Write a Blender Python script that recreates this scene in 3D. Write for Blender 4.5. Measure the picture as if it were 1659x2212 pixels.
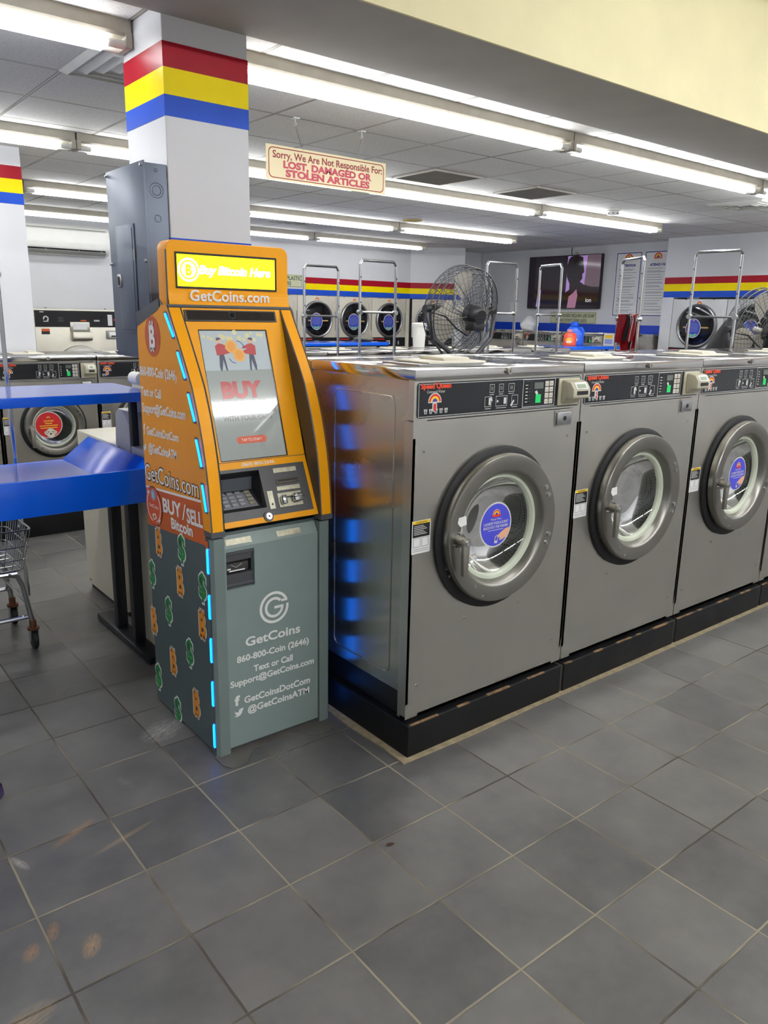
import bpy, bmesh, math, random
from mathutils import Vector as V, Matrix as MX
random.seed(7)
for _o in list(bpy.data.objects): bpy.data.objects.remove(_o)
SC = bpy.context.scene
COL = SC.collection
# ---------------------------------------------------------------- camera
cd = bpy.data.cameras.new('camera'); cam = bpy.data.objects.new('camera', cd); COL.objects.link(cam)
cd.sensor_fit = 'HORIZONTAL'; cd.sensor_width = 36.0; cd.lens = 1678.17/1659*36.0
cd.clip_start = 0.05; cd.clip_end = 60
_r = V((0.782115, -0.622821, 0.019775)); _d = V((-0.137936, -0.203989, -0.969207)); _f = V((0.607676, 0.755303, -0.245452))
_m = MX((( _r.x, -_d.x, -_f.x), (_r.y, -_d.y, -_f.y), (_r.z, -_d.z, -_f.z))).to_4x4()
_m.translation = V((-0.391, -2.251, 1.597)); cam.matrix_world = _m
SC.camera = cam
# ---------------------------------------------------------------- world, exposure
SC.view_settings.view_transform = 'Standard'; SC.view_settings.look = 'None'
SC.view_settings.gamma = 1.0; SC.view_settings.use_curve_mapping = False
SC.view_settings.exposure = 0.32
w = bpy.data.worlds.new('world'); SC.world = w; w.use_nodes = True
w.node_tree.nodes['Background'].inputs[0].default_value = (0.6, 0.65, 0.7, 1)
w.node_tree.nodes['Background'].inputs[1].default_value = 0.15
TUBE = 16.0   # strength of the fluorescent tubes
FRONT_TUBE = 62.0     # tubes in the taller front bay, set much stronger to brighten it
try:
    SC.cycles.use_denoising = True
    SC.cycles.max_bounces = 8; SC.cycles.diffuse_bounces = 5; SC.cycles.glossy_bounces = 4; SC.cycles.use_adaptive_sampling = True; SC.cycles.adaptive_threshold = 0.02
    SC.cycles.transparent_max_bounces = 12
    SC.cycles.sample_clamp_indirect = 6.0
    SC.cycles.caustics_reflective = True; SC.cycles.caustics_refractive = False; SC.cycles.blur_glossy = 1.0
except Exception: pass
# ---------------------------------------------------------------- materials
def lin(c):
    return tuple((x/255/12.92) if x/255 <= 0.04045 else ((x/255+0.055)/1.055)**2.4 for x in c)
MATS = {}
def mat(name, rgb, rough=0.5, metal=0.0, var=0.06, scale=8.0, emit=0.0, bump=0.0, bscale=60.0, spec=0.5, aniso=0.0, stretch=None, rvar=0.0, coat=0.0, alpha=1.0):
    if name in MATS: return MATS[name]
    m = bpy.data.materials.new(name); m.use_nodes = True; nt = m.node_tree; N = nt.nodes; L = nt.links
    b = N['Principled BSDF']; c = lin(rgb)
    tc = N.new('ShaderNodeTexCoord'); mp = N.new('ShaderNodeMapping'); L.new(tc.outputs['Object'], mp.inputs[0])
    if stretch: mp.inputs['Scale'].default_value = stretch
    nz = N.new('ShaderNodeTexNoise'); nz.inputs['Scale'].default_value = scale; nz.inputs['Detail'].default_value = 4
    L.new(mp.outputs[0], nz.inputs['Vector'])
    rp = N.new('ShaderNodeValToRGB'); L.new(nz.outputs['Fac'], rp.inputs[0])
    rp.color_ramp.elements[0].position = 0.3; rp.color_ramp.elements[1].position = 0.7
    rp.color_ramp.elements[0].color = tuple(max(0, x*(1-var)) for x in c)+(1,); rp.color_ramp.elements[1].color = tuple(min(1, x*(1+var)) for x in c)+(1,)
    L.new(rp.outputs[0], b.inputs['Base Color'])
    b.inputs['Roughness'].default_value = rough; b.inputs['Metallic'].default_value = metal
    b.inputs['Specular IOR Level'].default_value = spec
    if rvar:
        mr = N.new('ShaderNodeMapRange'); mr.inputs[1].default_value = 0.3; mr.inputs[2].default_value = 0.7
        mr.inputs[3].default_value = max(0.03, rough-rvar); mr.inputs[4].default_value = rough+rvar
        L.new(nz.outputs['Fac'], mr.inputs[0]); L.new(mr.outputs[0], b.inputs['Roughness'])
    if coat: b.inputs['Coat Weight'].default_value = coat; b.inputs['Coat Roughness'].default_value = 0.06
    if aniso:
        b.inputs['Anisotropic'].default_value = aniso; tg = N.new('ShaderNodeTangent'); tg.direction_type = 'RADIAL'; tg.axis = 'Z'; L.new(tg.outputs[0], b.inputs['Tangent'])
    if emit:
        L.new(rp.outputs[0], b.inputs['Emission Color']); b.inputs['Emission Strength'].default_value = emit
    if bump:
        n2 = N.new('ShaderNodeTexNoise'); n2.inputs['Scale'].default_value = bscale; n2.inputs['Detail'].default_value = 3
        L.new(mp.outputs[0], n2.inputs['Vector'])
        bp = N.new('ShaderNodeBump'); bp.inputs['Strength'].default_value = bump; bp.inputs['Distance'].default_value = 0.004
        L.new(n2.outputs['Fac'], bp.inputs['Height']); L.new(bp.outputs[0], b.inputs['Normal'])
    if alpha < 1: b.inputs['Alpha'].default_value = alpha
    MATS[name] = m; return m
# ---------------------------------------------------------------- geometry helpers
def frame_of(axis):
    a = V(axis).normalized(); t = V((0, 0, 1)) if abs(a.z) < 0.9 else V((1, 0, 0))
    e1 = t.cross(a).normalized(); e2 = a.cross(e1); return a, e1, e2
_TXT = {}
def text_mesh(s, bold, shear, sp):
    k = (s, bold, shear, sp)
    if k in _TXT: return _TXT[k]
    cu = bpy.data.curves.new('t', 'FONT'); cu.body = s; cu.size = 1.0; cu.offset = bold; cu.shear = shear; cu.space_character = sp
    cu.resolution_u = 3
    o = bpy.data.objects.new('t', cu); COL.objects.link(o)
    dg = bpy.context.evaluated_depsgraph_get(); me = bpy.data.meshes.new_from_object(o.evaluated_get(dg))
    vs = [v.co.copy() for v in me.vertices]; fs = [tuple(p.vertices) for p in me.polygons]
    bpy.data.objects.remove(o); bpy.data.curves.remove(cu); bpy.data.meshes.remove(me)
    _TXT[k] = (vs, fs); return _TXT[k]
class G:
    def __init__(s): s.bm = bmesh.new(); s.mats = []
    def mi(s, m):
        if m not in s.mats: s.mats.append(m)
        return s.mats.index(m)
    def faces(s, verts, faces, m):
        i = s.mi(m); vs = [s.bm.verts.new(v) for v in verts]; out = []
        for f in faces:
            try: q = s.bm.faces.new([vs[k] for k in f]); q.material_index = i; out.append(q)
            except ValueError: pass
        return out
    def box(s, x0, x1, y0, y1, z0, z1, m, bev=0.0, seg=2):
        v = [(x0,y0,z0),(x1,y0,z0),(x1,y1,z0),(x0,y1,z0),(x0,y0,z1),(x1,y0,z1),(x1,y1,z1),(x0,y1,z1)]
        fs = s.faces(v, [(3,2,1,0),(4,5,6,7),(0,1,5,4),(1,2,6,5),(2,3,7,6),(3,0,4,7)], m)
        if bev: s._bev(fs, bev, seg, m)
        return s
    def _bev(s, fs, bev, seg, m):
        es = list({e for f in fs for e in f.edges})
        r = bmesh.ops.bevel(s.bm, geom=es, offset=bev, segments=seg, profile=0.5, affect='EDGES', clamp_overlap=True)
        i = s.mi(m)
        for f in r['faces']: f.material_index = i
    def prism(s, poly, axis, a, b, m, bev=0.0, seg=2):
        def P(p, t): return {'x': (t, p[0], p[1]), 'y': (p[0], t, p[1]), 'z': (p[0], p[1], t)}[axis]
        n = len(poly); v = [P(p, a) for p in poly]+[P(p, b) for p in poly]
        fs = s.faces(v, [tuple(range(n))[::-1], tuple(range(n, 2*n))]+[(k, (k+1) % n, n+(k+1) % n, n+k) for k in range(n)], m)
        bmesh.ops.recalc_face_normals(s.bm, faces=fs)
        if bev: s._bev(fs, bev, seg, m)
        return s
    def cyl(s, p0, p1, r, m, n=20, r1=None, cap=True):
        p0 = V(p0); p1 = V(p1); a, e1, e2 = frame_of(p1-p0); r1 = r if r1 is None else r1
        v = []
        for p, q in ((p0, r), (p1, r1)):
            for k in range(n):
                t = 2*math.pi*k/n; v.append(p+(e1*math.cos(t)+e2*math.sin(t))*q)
        f = [(k, (k+1) % n, n+(k+1) % n, n+k) for k in range(n)]
        if cap: f += [tuple(range(n))[::-1], tuple(range(n, 2*n))]
        s.faces(v, f, m); return s
    def lathe(s, prof, o, axis, m, n=48, close=False):
        o = V(o); a, e1, e2 = frame_of(axis); v = []; K = len(prof)
        for k in range(n):
            t = 2*math.pi*k/n; d = e1*math.cos(t)+e2*math.sin(t)
            for r, h in prof: v.append(o+a*h+d*r)
        f = []
        for k in range(n):
            k2 = (k+1) % n
            for j in range(K if close else K-1):
                j2 = (j+1) % K; f.append((k*K+j, k2*K+j, k2*K+j2, k*K+j2))
        fs = s.faces(v, f, m); bmesh.ops.recalc_face_normals(s.bm, faces=fs); return s
    def disc(s, c, axis, r, m, n=40, ry=None, e=None):
        a, e1, e2 = frame_of(axis); c = V(c); ry = ry or r
        s.faces([c+e1*math.cos(2*math.pi*k/n)*r+e2*math.sin(2*math.pi*k/n)*ry for k in range(n)], [tuple(range(n))], m); return s
    def tube(s, pts, r, m, n=8, closed=False):
        pts = [V(p) for p in pts]; K = len(pts); rings = []; pe = None
        for i, p in enumerate(pts):
            if closed: d = pts[(i+1) % K]-pts[i-1]
            else: d = pts[min(i+1, K-1)]-pts[max(i-1, 0)]
            if d.length < 1e-9: d = V((0, 0, 1))
            d.normalize()
            if pe is None: _, e1, e2 = frame_of(d)
            else:
                e1 = (pe-d*pe.dot(d));
                if e1.length < 1e-6: _, e1, e2 = frame_of(d)
                e1.normalize()
            e2 = d.cross(e1); pe = e1
            rings.append([p+(e1*math.cos(2*math.pi*k/n)+e2*math.sin(2*math.pi*k/n))*r for k in range(n)])
        v = [q for ring in rings for q in ring]; f = []
        for i in range(K if closed else K-1):
            j = (i+1) % K
            for k in range(n): f.append((i*n+k, i*n+(k+1) % n, j*n+(k+1) % n, j*n+k))
        if not closed: f += [tuple(range(n))[::-1], tuple(range((K-1)*n, K*n))]
        s.faces(v, f, m); return s
    def poly(s, pts, o, r, u, m, lift=0.0):
        o = V(o); r = V(r); u = V(u); n = r.cross(u)
        s.faces([o+r*p[0]+u*p[1]+n*lift for p in pts], [tuple(range(len(pts)))], m); return s
    def rect(s, a0, a1, b0, b1, o, r, u, m, lift=0.0): return s.poly([(a0,b0),(a1,b0),(a1,b1),(a0,b1)], o, r, u, m, lift)
    def band(s, c, r0, r1, t0, t1, o, r, u, m, lift=0.0, n=16, sx=1.0):
        o = V(o); r = V(r); u = V(u); nn = r.cross(u); v = []
        for k in range(n+1):
            t = math.radians(t0+(t1-t0)*k/n)
            for q in (r0, r1): v.append(o+r*(c[0]+q*math.cos(t)*sx)+u*(c[1]+q*math.sin(t))+nn*lift)
        s.faces(v, [(2*k, 2*k+1, 2*k+3, 2*k+2) for k in range(n)], m); return s
    def circle(s, c, rad, o, r, u, m, lift=0.0, n=36, sx=1.0):
        return s.poly([(c[0]+rad*sx*math.cos(2*math.pi*k/n), c[1]+rad*math.sin(2*math.pi*k/n)) for k in range(n)], o, r, u, m, lift)
    def frame(s, a0, a1, b0, b1, t, o, r, u, m, lift=0.0):
        for q in ((a0,a1,b0,b0+t),(a0,a1,b1-t,b1),(a0,a0+t,b0+t,b1-t),(a1-t,a1,b0+t,b1-t)): s.rect(*q, o, r, u, m, lift)
        return s
    def text(s, t, p, w, o, r, u, m, h=None, bold=0.0, shear=0.0, lift=0.0, align='L', sp=1.0, rot=0.0):
        vs, fs = text_mesh(t, bold, shear, sp); o = V(o); r = V(r); u = V(u); n = r.cross(u)
        x0 = min(v.x for v in vs); x1 = max(v.x for v in vs); sx = w/(x1-x0); sy = h/0.7 if h else sx
        off = {'L': 0.0, 'C': -w/2, 'R': -w}[align]; c, sn = math.cos(rot), math.sin(rot)
        out = []
        for v in vs:
            a = (v.x-x0)*sx+off; b = v.y*sy; out.append(o+r*(p[0]+a*c-b*sn)+u*(p[1]+a*sn+b*c)+n*lift)
        s.faces(out, fs, m); return s
    def build(s, name, parent=None, smooth=True, off=None, key=None, deg=35):
        me = bpy.data.meshes.new(name); s.bm.normal_update(); s.bm.to_mesh(me); s.bm.free()
        for m in s.mats: me.materials.append(m)
        if smooth:
            me.polygons.foreach_set('use_smooth', [True]*len(me.polygons)); me.set_sharp_from_angle(angle=math.radians(deg))
        o = bpy.data.objects.new(name, me); COL.objects.link(o)
        if parent is not None: o.parent = parent
        if off is not None: o.location = off
        return o
def tag(o, label=None, cat=None, group=None, kind=None):
    for k, v in (('label', label), ('category', cat), ('group', group), ('kind', kind)):
        if v: o[k] = v
    return o
def thing(name, label, cat, loc=(0, 0, 0), rz=0.0, group=None):
    o = bpy.data.objects.new(name, None); COL.objects.link(o); o.empty_display_size = 0.1
    o.location = loc; o.rotation_euler = (0, 0, rz); return tag(o, label, cat, group)
def struct(g, name, label=None, smooth=False): return tag(g.build(name, smooth=smooth), label, None, None, 'structure')
X, Y, Z = V((1, 0, 0)), V((0, 1, 0)), V((0, 0, 1))
def rrect(x0, x1, y0, y1, r, n=5):
    out = []
    for cx, cy, a in ((x1-r, y0+r, -90), (x1-r, y1-r, 0), (x0+r, y1-r, 90), (x0+r, y0+r, 180)):
        for k in range(n+1):
            t = math.radians(a+90*k/n); out.append((cx+r*math.cos(t), cy+r*math.sin(t)))
    return out
# ---------------------------------------------------------------- named materials
def tile_floor():
    m = bpy.data.materials.new('floor_tile'); m.use_nodes = True; nt = m.node_tree; N = nt.nodes; L = nt.links; b = N['Principled BSDF']
    def nd(t, **k):
        n = N.new(t)
        for a, v in k.items(): setattr(n, a, v)
        return n
    def math_(op, a, bb=None, clamp=False):
        n = nd('ShaderNodeMath', operation=op, use_clamp=clamp)
        for i, q in enumerate((a, bb)):
            if q is None: continue
            if isinstance(q, (int, float)): n.inputs[i].default_value = q
            else: L.new(q, n.inputs[i])
        return n.outputs[0]
    geo = nd('ShaderNodeNewGeometry'); sep = nd('ShaderNodeSeparateXYZ'); L.new(geo.outputs['Position'], sep.inputs[0])
    S = 0.3048; gx = math_('DIVIDE', sep.outputs[0], S); gy = math_('DIVIDE', sep.outputs[1], S)
    wob = nd('ShaderNodeTexNoise'); wob.inputs['Scale'].default_value = 14; L.new(geo.outputs['Position'], wob.inputs['Vector'])
    wv = math_('MULTIPLY', math_('SUBTRACT', wob.outputs['Fac'], 0.5), 0.012)
    def edge(q):
        q = math_('ADD', q, wv); f = math_('FRACT', q); return math_('MINIMUM', f, math_('SUBTRACT', 1.0, f))
    dist = math_('MINIMUM', edge(gx), edge(gy))
    grout = math_('SUBTRACT', 1.0, math_('DIVIDE', math_('SUBTRACT', dist, 0.0075), 0.005, True), True)
    cell = nd('ShaderNodeCombineXYZ'); L.new(math_('FLOOR', gx), cell.inputs[0]); L.new(math_('FLOOR', gy), cell.inputs[1])
    wn = nd('ShaderNodeTexWhiteNoise'); L.new(cell.outputs[0], wn.inputs['Vector'])
    off = nd('ShaderNodeVectorMath', operation='MULTIPLY_ADD'); L.new(wn.outputs['Color'], off.inputs[0]); off.inputs[1].default_value = (9, 9, 9); L.new(geo.outputs['Position'], off.inputs[2])
    n1 = nd('ShaderNodeTexNoise'); n1.inputs['Scale'].default_value = 5; n1.inputs['Detail'].default_value = 6; n1.inputs['Roughness'].default_value = 0.6; L.new(off.outputs[0], n1.inputs['Vector'])
    v = math_('ADD', math_('MULTIPLY', n1.outputs['Fac'], 0.75), math_('MULTIPLY', wn.outputs['Value'], 0.25))
    rp = nd('ShaderNodeValToRGB'); L.new(v, rp.inputs[0]); e = rp.color_ramp.elements
    e[0].position = 0.28; e[0].color = lin((80, 80, 80))+(1,); e[1].position = 0.75; e[1].color = lin((116, 114, 111))+(1,)
    # grout colour changes along the floor: pale in places, dark dirt in others
    n2 = nd('ShaderNodeTexNoise'); n2.inputs['Scale'].default_value = 2.2; L.new(geo.outputs['Position'], n2.inputs['Vector'])
    rg = nd('ShaderNodeValToRGB'); L.new(n2.outputs['Fac'], rg.inputs[0]); e = rg.color_ramp.elements
    e[0].position = 0.42; e[0].color = lin((72, 66, 56))+(1,); e[1].position = 0.6; e[1].color = lin((146, 138, 118))+(1,)
    mx = nd('ShaderNodeMix', data_type='RGBA'); L.new(grout, mx.inputs[0]); L.new(rp.outputs[0], mx.inputs[6]); L.new(rg.outputs[0], mx.inputs[7])
    cur = mx.outputs[2]
    # scuffs and stains with shapes of their own: (x, y, radius x, radius y, angle, colour, amount)
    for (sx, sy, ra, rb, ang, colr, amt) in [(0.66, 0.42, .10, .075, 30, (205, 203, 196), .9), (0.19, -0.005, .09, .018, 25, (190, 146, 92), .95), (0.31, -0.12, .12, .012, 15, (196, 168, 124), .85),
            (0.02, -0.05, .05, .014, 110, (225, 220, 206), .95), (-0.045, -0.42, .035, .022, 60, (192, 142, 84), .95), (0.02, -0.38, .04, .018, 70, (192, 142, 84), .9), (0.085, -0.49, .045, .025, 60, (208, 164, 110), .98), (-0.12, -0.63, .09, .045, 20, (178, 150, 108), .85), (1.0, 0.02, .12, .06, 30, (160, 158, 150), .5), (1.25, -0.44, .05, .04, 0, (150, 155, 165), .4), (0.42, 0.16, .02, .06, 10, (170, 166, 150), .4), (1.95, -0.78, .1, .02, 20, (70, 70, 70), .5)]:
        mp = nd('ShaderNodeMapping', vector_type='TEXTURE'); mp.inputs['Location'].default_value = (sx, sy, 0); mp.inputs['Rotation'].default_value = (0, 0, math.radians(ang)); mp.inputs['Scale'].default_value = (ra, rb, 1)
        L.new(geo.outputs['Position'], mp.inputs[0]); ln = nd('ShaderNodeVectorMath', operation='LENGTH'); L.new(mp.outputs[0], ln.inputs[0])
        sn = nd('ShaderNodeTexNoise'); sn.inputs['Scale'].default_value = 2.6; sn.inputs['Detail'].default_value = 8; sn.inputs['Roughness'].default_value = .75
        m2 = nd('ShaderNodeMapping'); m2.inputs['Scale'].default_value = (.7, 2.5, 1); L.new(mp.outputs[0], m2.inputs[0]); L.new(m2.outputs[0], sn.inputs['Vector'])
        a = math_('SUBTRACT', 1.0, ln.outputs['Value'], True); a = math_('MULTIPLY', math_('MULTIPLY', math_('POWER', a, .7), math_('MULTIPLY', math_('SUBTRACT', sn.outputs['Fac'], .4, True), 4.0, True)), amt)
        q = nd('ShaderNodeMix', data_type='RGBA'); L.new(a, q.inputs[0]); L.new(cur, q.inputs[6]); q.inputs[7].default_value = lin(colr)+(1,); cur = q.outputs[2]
    L.new(cur, b.inputs['Base Color'])
    rr = nd('ShaderNodeMapRange'); L.new(n1.outputs['Fac'], rr.inputs[0]); rr.inputs[3].default_value = .30; rr.inputs[4].default_value = .44
    L.new(math_('ADD', rr.outputs[0], math_('MULTIPLY', grout, .35)), b.inputs['Roughness']); b.inputs['Specular IOR Level'].default_value = .5
    bp = nd('ShaderNodeBump'); bp.inputs['Distance'].default_value = .003; bp.inputs['Strength'].default_value = .6
    n3 = nd('ShaderNodeTexNoise'); n3.inputs['Scale'].default_value = 40; L.new(geo.outputs['Position'], n3.inputs['Vector'])
    L.new(math_('ADD', math_('MULTIPLY', grout, -1.0), math_('MULTIPLY', n3.outputs['Fac'], .12)), bp.inputs['Height']); L.new(bp.outputs[0], b.inputs['Normal'])
    return m
def tile_ceiling(ox, oy, rgb):
    m = bpy.data.materials.new('ceiling_tile'); m.use_nodes = True; nt = m.node_tree; N = nt.nodes; L = nt.links; b = N['Principled BSDF']
    def math_(op, a, bb=None, clamp=False):
        n = N.new('ShaderNodeMath'); n.operation = op; n.use_clamp = clamp
        for i, q in enumerate((a, bb)):
            if q is None: continue
            if isinstance(q, (int, float)): n.inputs[i].default_value = q
            else: L.new(q, n.inputs[i])
        return n.outputs[0]
    geo = N.new('ShaderNodeNewGeometry'); sep = N.new('ShaderNodeSeparateXYZ'); L.new(geo.outputs['Position'], sep.inputs[0])
    def edge(q, o):
        f = math_('FRACT', math_('DIVIDE', math_('SUBTRACT', q, o), .6096)); return math_('MINIMUM', f, math_('SUBTRACT', 1.0, f))
    ex = edge(sep.outputs[0], ox); ey = edge(sep.outputs[1], oy); d = math_('MINIMUM', ex, ey)
    bar = math_('LESS_THAN', d, .011); gap = math_('LESS_THAN', math_('ABSOLUTE', math_('SUBTRACT', d, .0135)), .004)
    nz = N.new('ShaderNodeTexNoise'); nz.inputs['Scale'].default_value = 90; nz.inputs['Detail'].default_value = 3; L.new(geo.outputs['Position'], nz.inputs['Vector'])
    rp = N.new('ShaderNodeValToRGB'); L.new(nz.outputs['Fac'], rp.inputs[0]); c = lin(rgb)
    rp.color_ramp.elements[0].position = .36; rp.color_ramp.elements[0].color = tuple(x*.86 for x in c)+(1,); rp.color_ramp.elements[1].position = .5; rp.color_ramp.elements[1].color = c+(1,)
    n2 = N.new('ShaderNodeTexNoise'); n2.inputs['Scale'].default_value = 1.1; n2.inputs['Detail'].default_value = 5; L.new(geo.outputs['Position'], n2.inputs['Vector'])
    rb = N.new('ShaderNodeValToRGB'); L.new(n2.outputs['Fac'], rb.inputs[0]); rb.color_ramp.elements[0].color = lin((170, 164, 152))+(1,); rb.color_ramp.elements[1].color = lin((224, 221, 214))+(1,); rb.color_ramp.elements[0].position = .4; rb.color_ramp.elements[1].position = .55
    m1 = N.new('ShaderNodeMix'); m1.data_type = 'RGBA'; L.new(bar, m1.inputs[0]); L.new(rp.outputs[0], m1.inputs[6]); L.new(rb.outputs[0], m1.inputs[7])
    m2 = N.new('ShaderNodeMix'); m2.data_type = 'RGBA'; L.new(gap, m2.inputs[0]); L.new(m1.outputs[2], m2.inputs[6]); m2.inputs[7].default_value = lin((140, 136, 128))+(1,)
    L.new(m2.outputs[2], b.inputs['Base Color']); b.inputs['Roughness'].default_value = .85
    bp = N.new('ShaderNodeBump'); bp.inputs['Strength'].default_value = .35; bp.inputs['Distance'].default_value = .003; L.new(math_('ADD', math_('MULTIPLY', gap, -2.0), nz.outputs['Fac']), bp.inputs['Height']); L.new(bp.outputs[0], b.inputs['Normal'])
    return m
M_FLOOR = tile_floor(); M_CEIL = tile_ceiling(2.2134, 2.09, (232, 231, 227))
WHITE = mat('white_wall_paint', (218, 219, 222), .35, var=.03, scale=2, bump=.08, bscale=90, spec=.3)
CREAMW = mat('pale_yellow_plaster', (226, 216, 172), .7, var=.04, scale=3, bump=.35, bscale=35)
BEAMG = mat('grey_soffit_paint', (168, 164, 157), .75, var=.05, scale=4, bump=.1)
RED = mat('dark_red_paint', (166, 20, 40), .35, var=.05, spec=.15); YEL = mat('yellow_paint', (255, 228, 0), .35, var=.03, spec=.12); BLU = mat('blue_paint', (36, 84, 200), .35, var=.05, spec=.15)
BLACK = mat('black_paint', (22, 24, 27), .45, var=.15); BLACKP = mat('black_glossy_plastic', (20, 20, 24), .22, var=.1); RUB = mat('black_rubber', (18, 18, 19), .6, var=.15)
SATIN = mat('grey_plastic', (150, 150, 146), .4); WHITEP = mat('white_plastic', (236, 236, 230), .35, var=.03); CREAM = mat('cream_enamel', (222, 216, 196), .35, var=.04, scale=3)
BEIGE = mat('beige_plastic', (196, 190, 166), .45, var=.04); INK = mat('black_ink', (24, 24, 26), .5); PAPER = mat('white_paper', (236, 236, 234), .6, var=.02)
CHROME = mat('chrome', (205, 207, 210), .16, 1.0, var=.05); GALV = mat('zinc_plated_steel', (170, 172, 172), .33, 1.0, var=.12); RUST = mat('rusty_steel', (112, 72, 50), .6, .6, var=.3, scale=40)
# ---------------------------------------------------------------- room shell
CH = 2.7363
g = G(); g.box(-4.6, 12.2, -6.2, 9.4, -.12, 0, M_FLOOR); struct(g, 'floor')
g = G(); g.box(-4.6, 12.2, .9, 9.4, CH, CH+.1, M_CEIL); struct(g, 'ceiling')
FCEIL = mat('plain_white_ceiling', (222, 220, 212), .8, var=.03)
g = G(); g.box(-4.6, 12.2, -6.2, .29, 3.45, 3.55, FCEIL); struct(g, 'ceiling')
g = G(); g.box(-4.6, 12.2, .292, .9, 2.695, 2.83, BEAMG); g.box(-4.6, 12.2, .28, .292, 2.693, 3.45, CREAMW)
g.box(-4.6, 12.2, .292, .9, 2.83, 3.6, BEAMG); struct(g, 'beam')
BY = 8.40
# back wall with a recess for the built-in dryers
g = G(); g.box(-4.6, 5.52, BY, BY+.12, 0, CH, WHITE); wb = struct(g, 'wall_back')
g = G(); g.box(5.52, 8.66, BY, BY+.12, 1.882, CH, WHITE); wb = struct(g, 'wall_back')
g = G(); g.box(9.80, 10.36, BY, BY+.12, 0, CH, WHITE); struct(g, 'wall_back')
g = G(); g.box(5.4, 10.5, 9.3, 9.4, 0, CH, WHITE); struct(g, 'wall_back')
def stripes(zs, mk, parent):
    for nm, k, mm in (('red_stripe', 0, RED), ('yellow_stripe', 1, YEL), ('blue_stripe', 2, BLU)):
        q = G(); mk(q, zs[k], zs[k+1], mm); q.build(nm, parent, smooth=False)
ZB = (2.150, 2.058, 1.966, 1.884)
stripes(ZB[:3]+(1.966,), lambda q, a, b, mm: q.box(6.47, 8.655, BY-.003, BY, b, a, mm) if a > b else None, wb)
q = G(); q.box(5.52, 8.655, BY-.003, BY, ZB[3], ZB[2], BLU); q.build('blue_stripe', wb, smooth=False)
# slanted bulkhead beside it
d = V((.779, -.627, 0)); nrm = V((-.627, -.779, 0)); p0 = V((8.655, BY-.001, 0)); p1 = p0+d*.93
def slant(q, za, zb, mm, lift=0.0, th=.12, t0=0.0, t1=.93):
    a = p0+d*t0+nrm*lift; b_ = p0+d*t1+nrm*lift; c = b_-nrm*th; e = a-nrm*th
    q.prism([(v.x, v.y) for v in (a, b_, c, e)], 'z', za, zb, mm)
g = G(); g.box(8.575, 8.652, BY, BY+.06, 0, 1.88, CREAM); struct(g, 'trim_11')
g = G(); slant(g, 1.884, CH, WHITE); slant(g, 0, 1.884, WHITE, t0=.8); ws = struct(g, 'wall_corner')
stripes(ZB, lambda q, a, b, mm: slant(q, b, a, mm, lift=.003, th=.003), ws)
TVX = 10.37
g = G(); g.box(TVX, TVX+.12, 4.36, 9.4, 0, CH, WHITE); struct(g, 'wall_right')
BX = 10.02
g = G(); g.box(BX, BX+.12, -6.2, 4.25, 1.926, CH, WHITE); wr = struct(g, 'wall_bay'); g = G(); g.box(BX, 10.49, 4.25, 4.36, 0, CH, WHITE); g.box(BX, BX+.12, 4.185, 4.25, 0, 1.926, WHITE); struct(g, 'wall_bay'); g = G()
g.box(11.0, 11.1, -6.2, 4.36, 0, CH+.8, WHITE); g.box(BX, BX+.12, -6.2, 2.55, 0, 1.926, WHITE); g.box(BX+.12, 11.0, 2.4, 2.52, 0, 1.926, WHITE); g.box(BX, BX+.12, -6.2, .28, CH, 3.5, WHITE); struct(g, 'wall_bay')
ZR = (2.200, 2.110, 2.010, 1.926)
stripes(ZR, lambda q, a, b, mm: q.box(BX-.003, BX, -6.2, 4.351, b, a, mm), wr)
g = G(); g.box(-4.7, -4.6, -6.2, 9.4, 0, 3.5, WHITE); struct(g, 'wall_left')
g = G(); g.box(-4.6, 12.2, -6.3, -6.2, 0, 3.5, WHITE); struct(g, 'wall_front')
# columns
def column(x0, x1, y0, y1, top, zs, low):
    q = G(); q.box(x0, x1, y0, y1, 0, top, WHITE, .004); c = struct(q, 'column')
    def st(q2, a, b, mm): q2.box(x0-.0015, x1+.0015, y0-.0015, y1+.0015, b, a, mm)
    stripes(zs, st, c)
    if low:
        q2 = G(); st(q2, 1.886, 1.80, BLU); q2.build('blue_stripe', c, smooth=False)
    return c
column(1.003, 1.371, .9, 1.297, CH, (2.604, 2.514, 2.417, 2.340), True)
column(.977, 1.345, 4.26, 4.63, CH, (2.604, 2.514, 2.417, 2.340), False)
g = G(); g.box(.935, 1.43, .84, 1.30, 0, .98, CREAM, .006); struct(g, 'trim_1')
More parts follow.
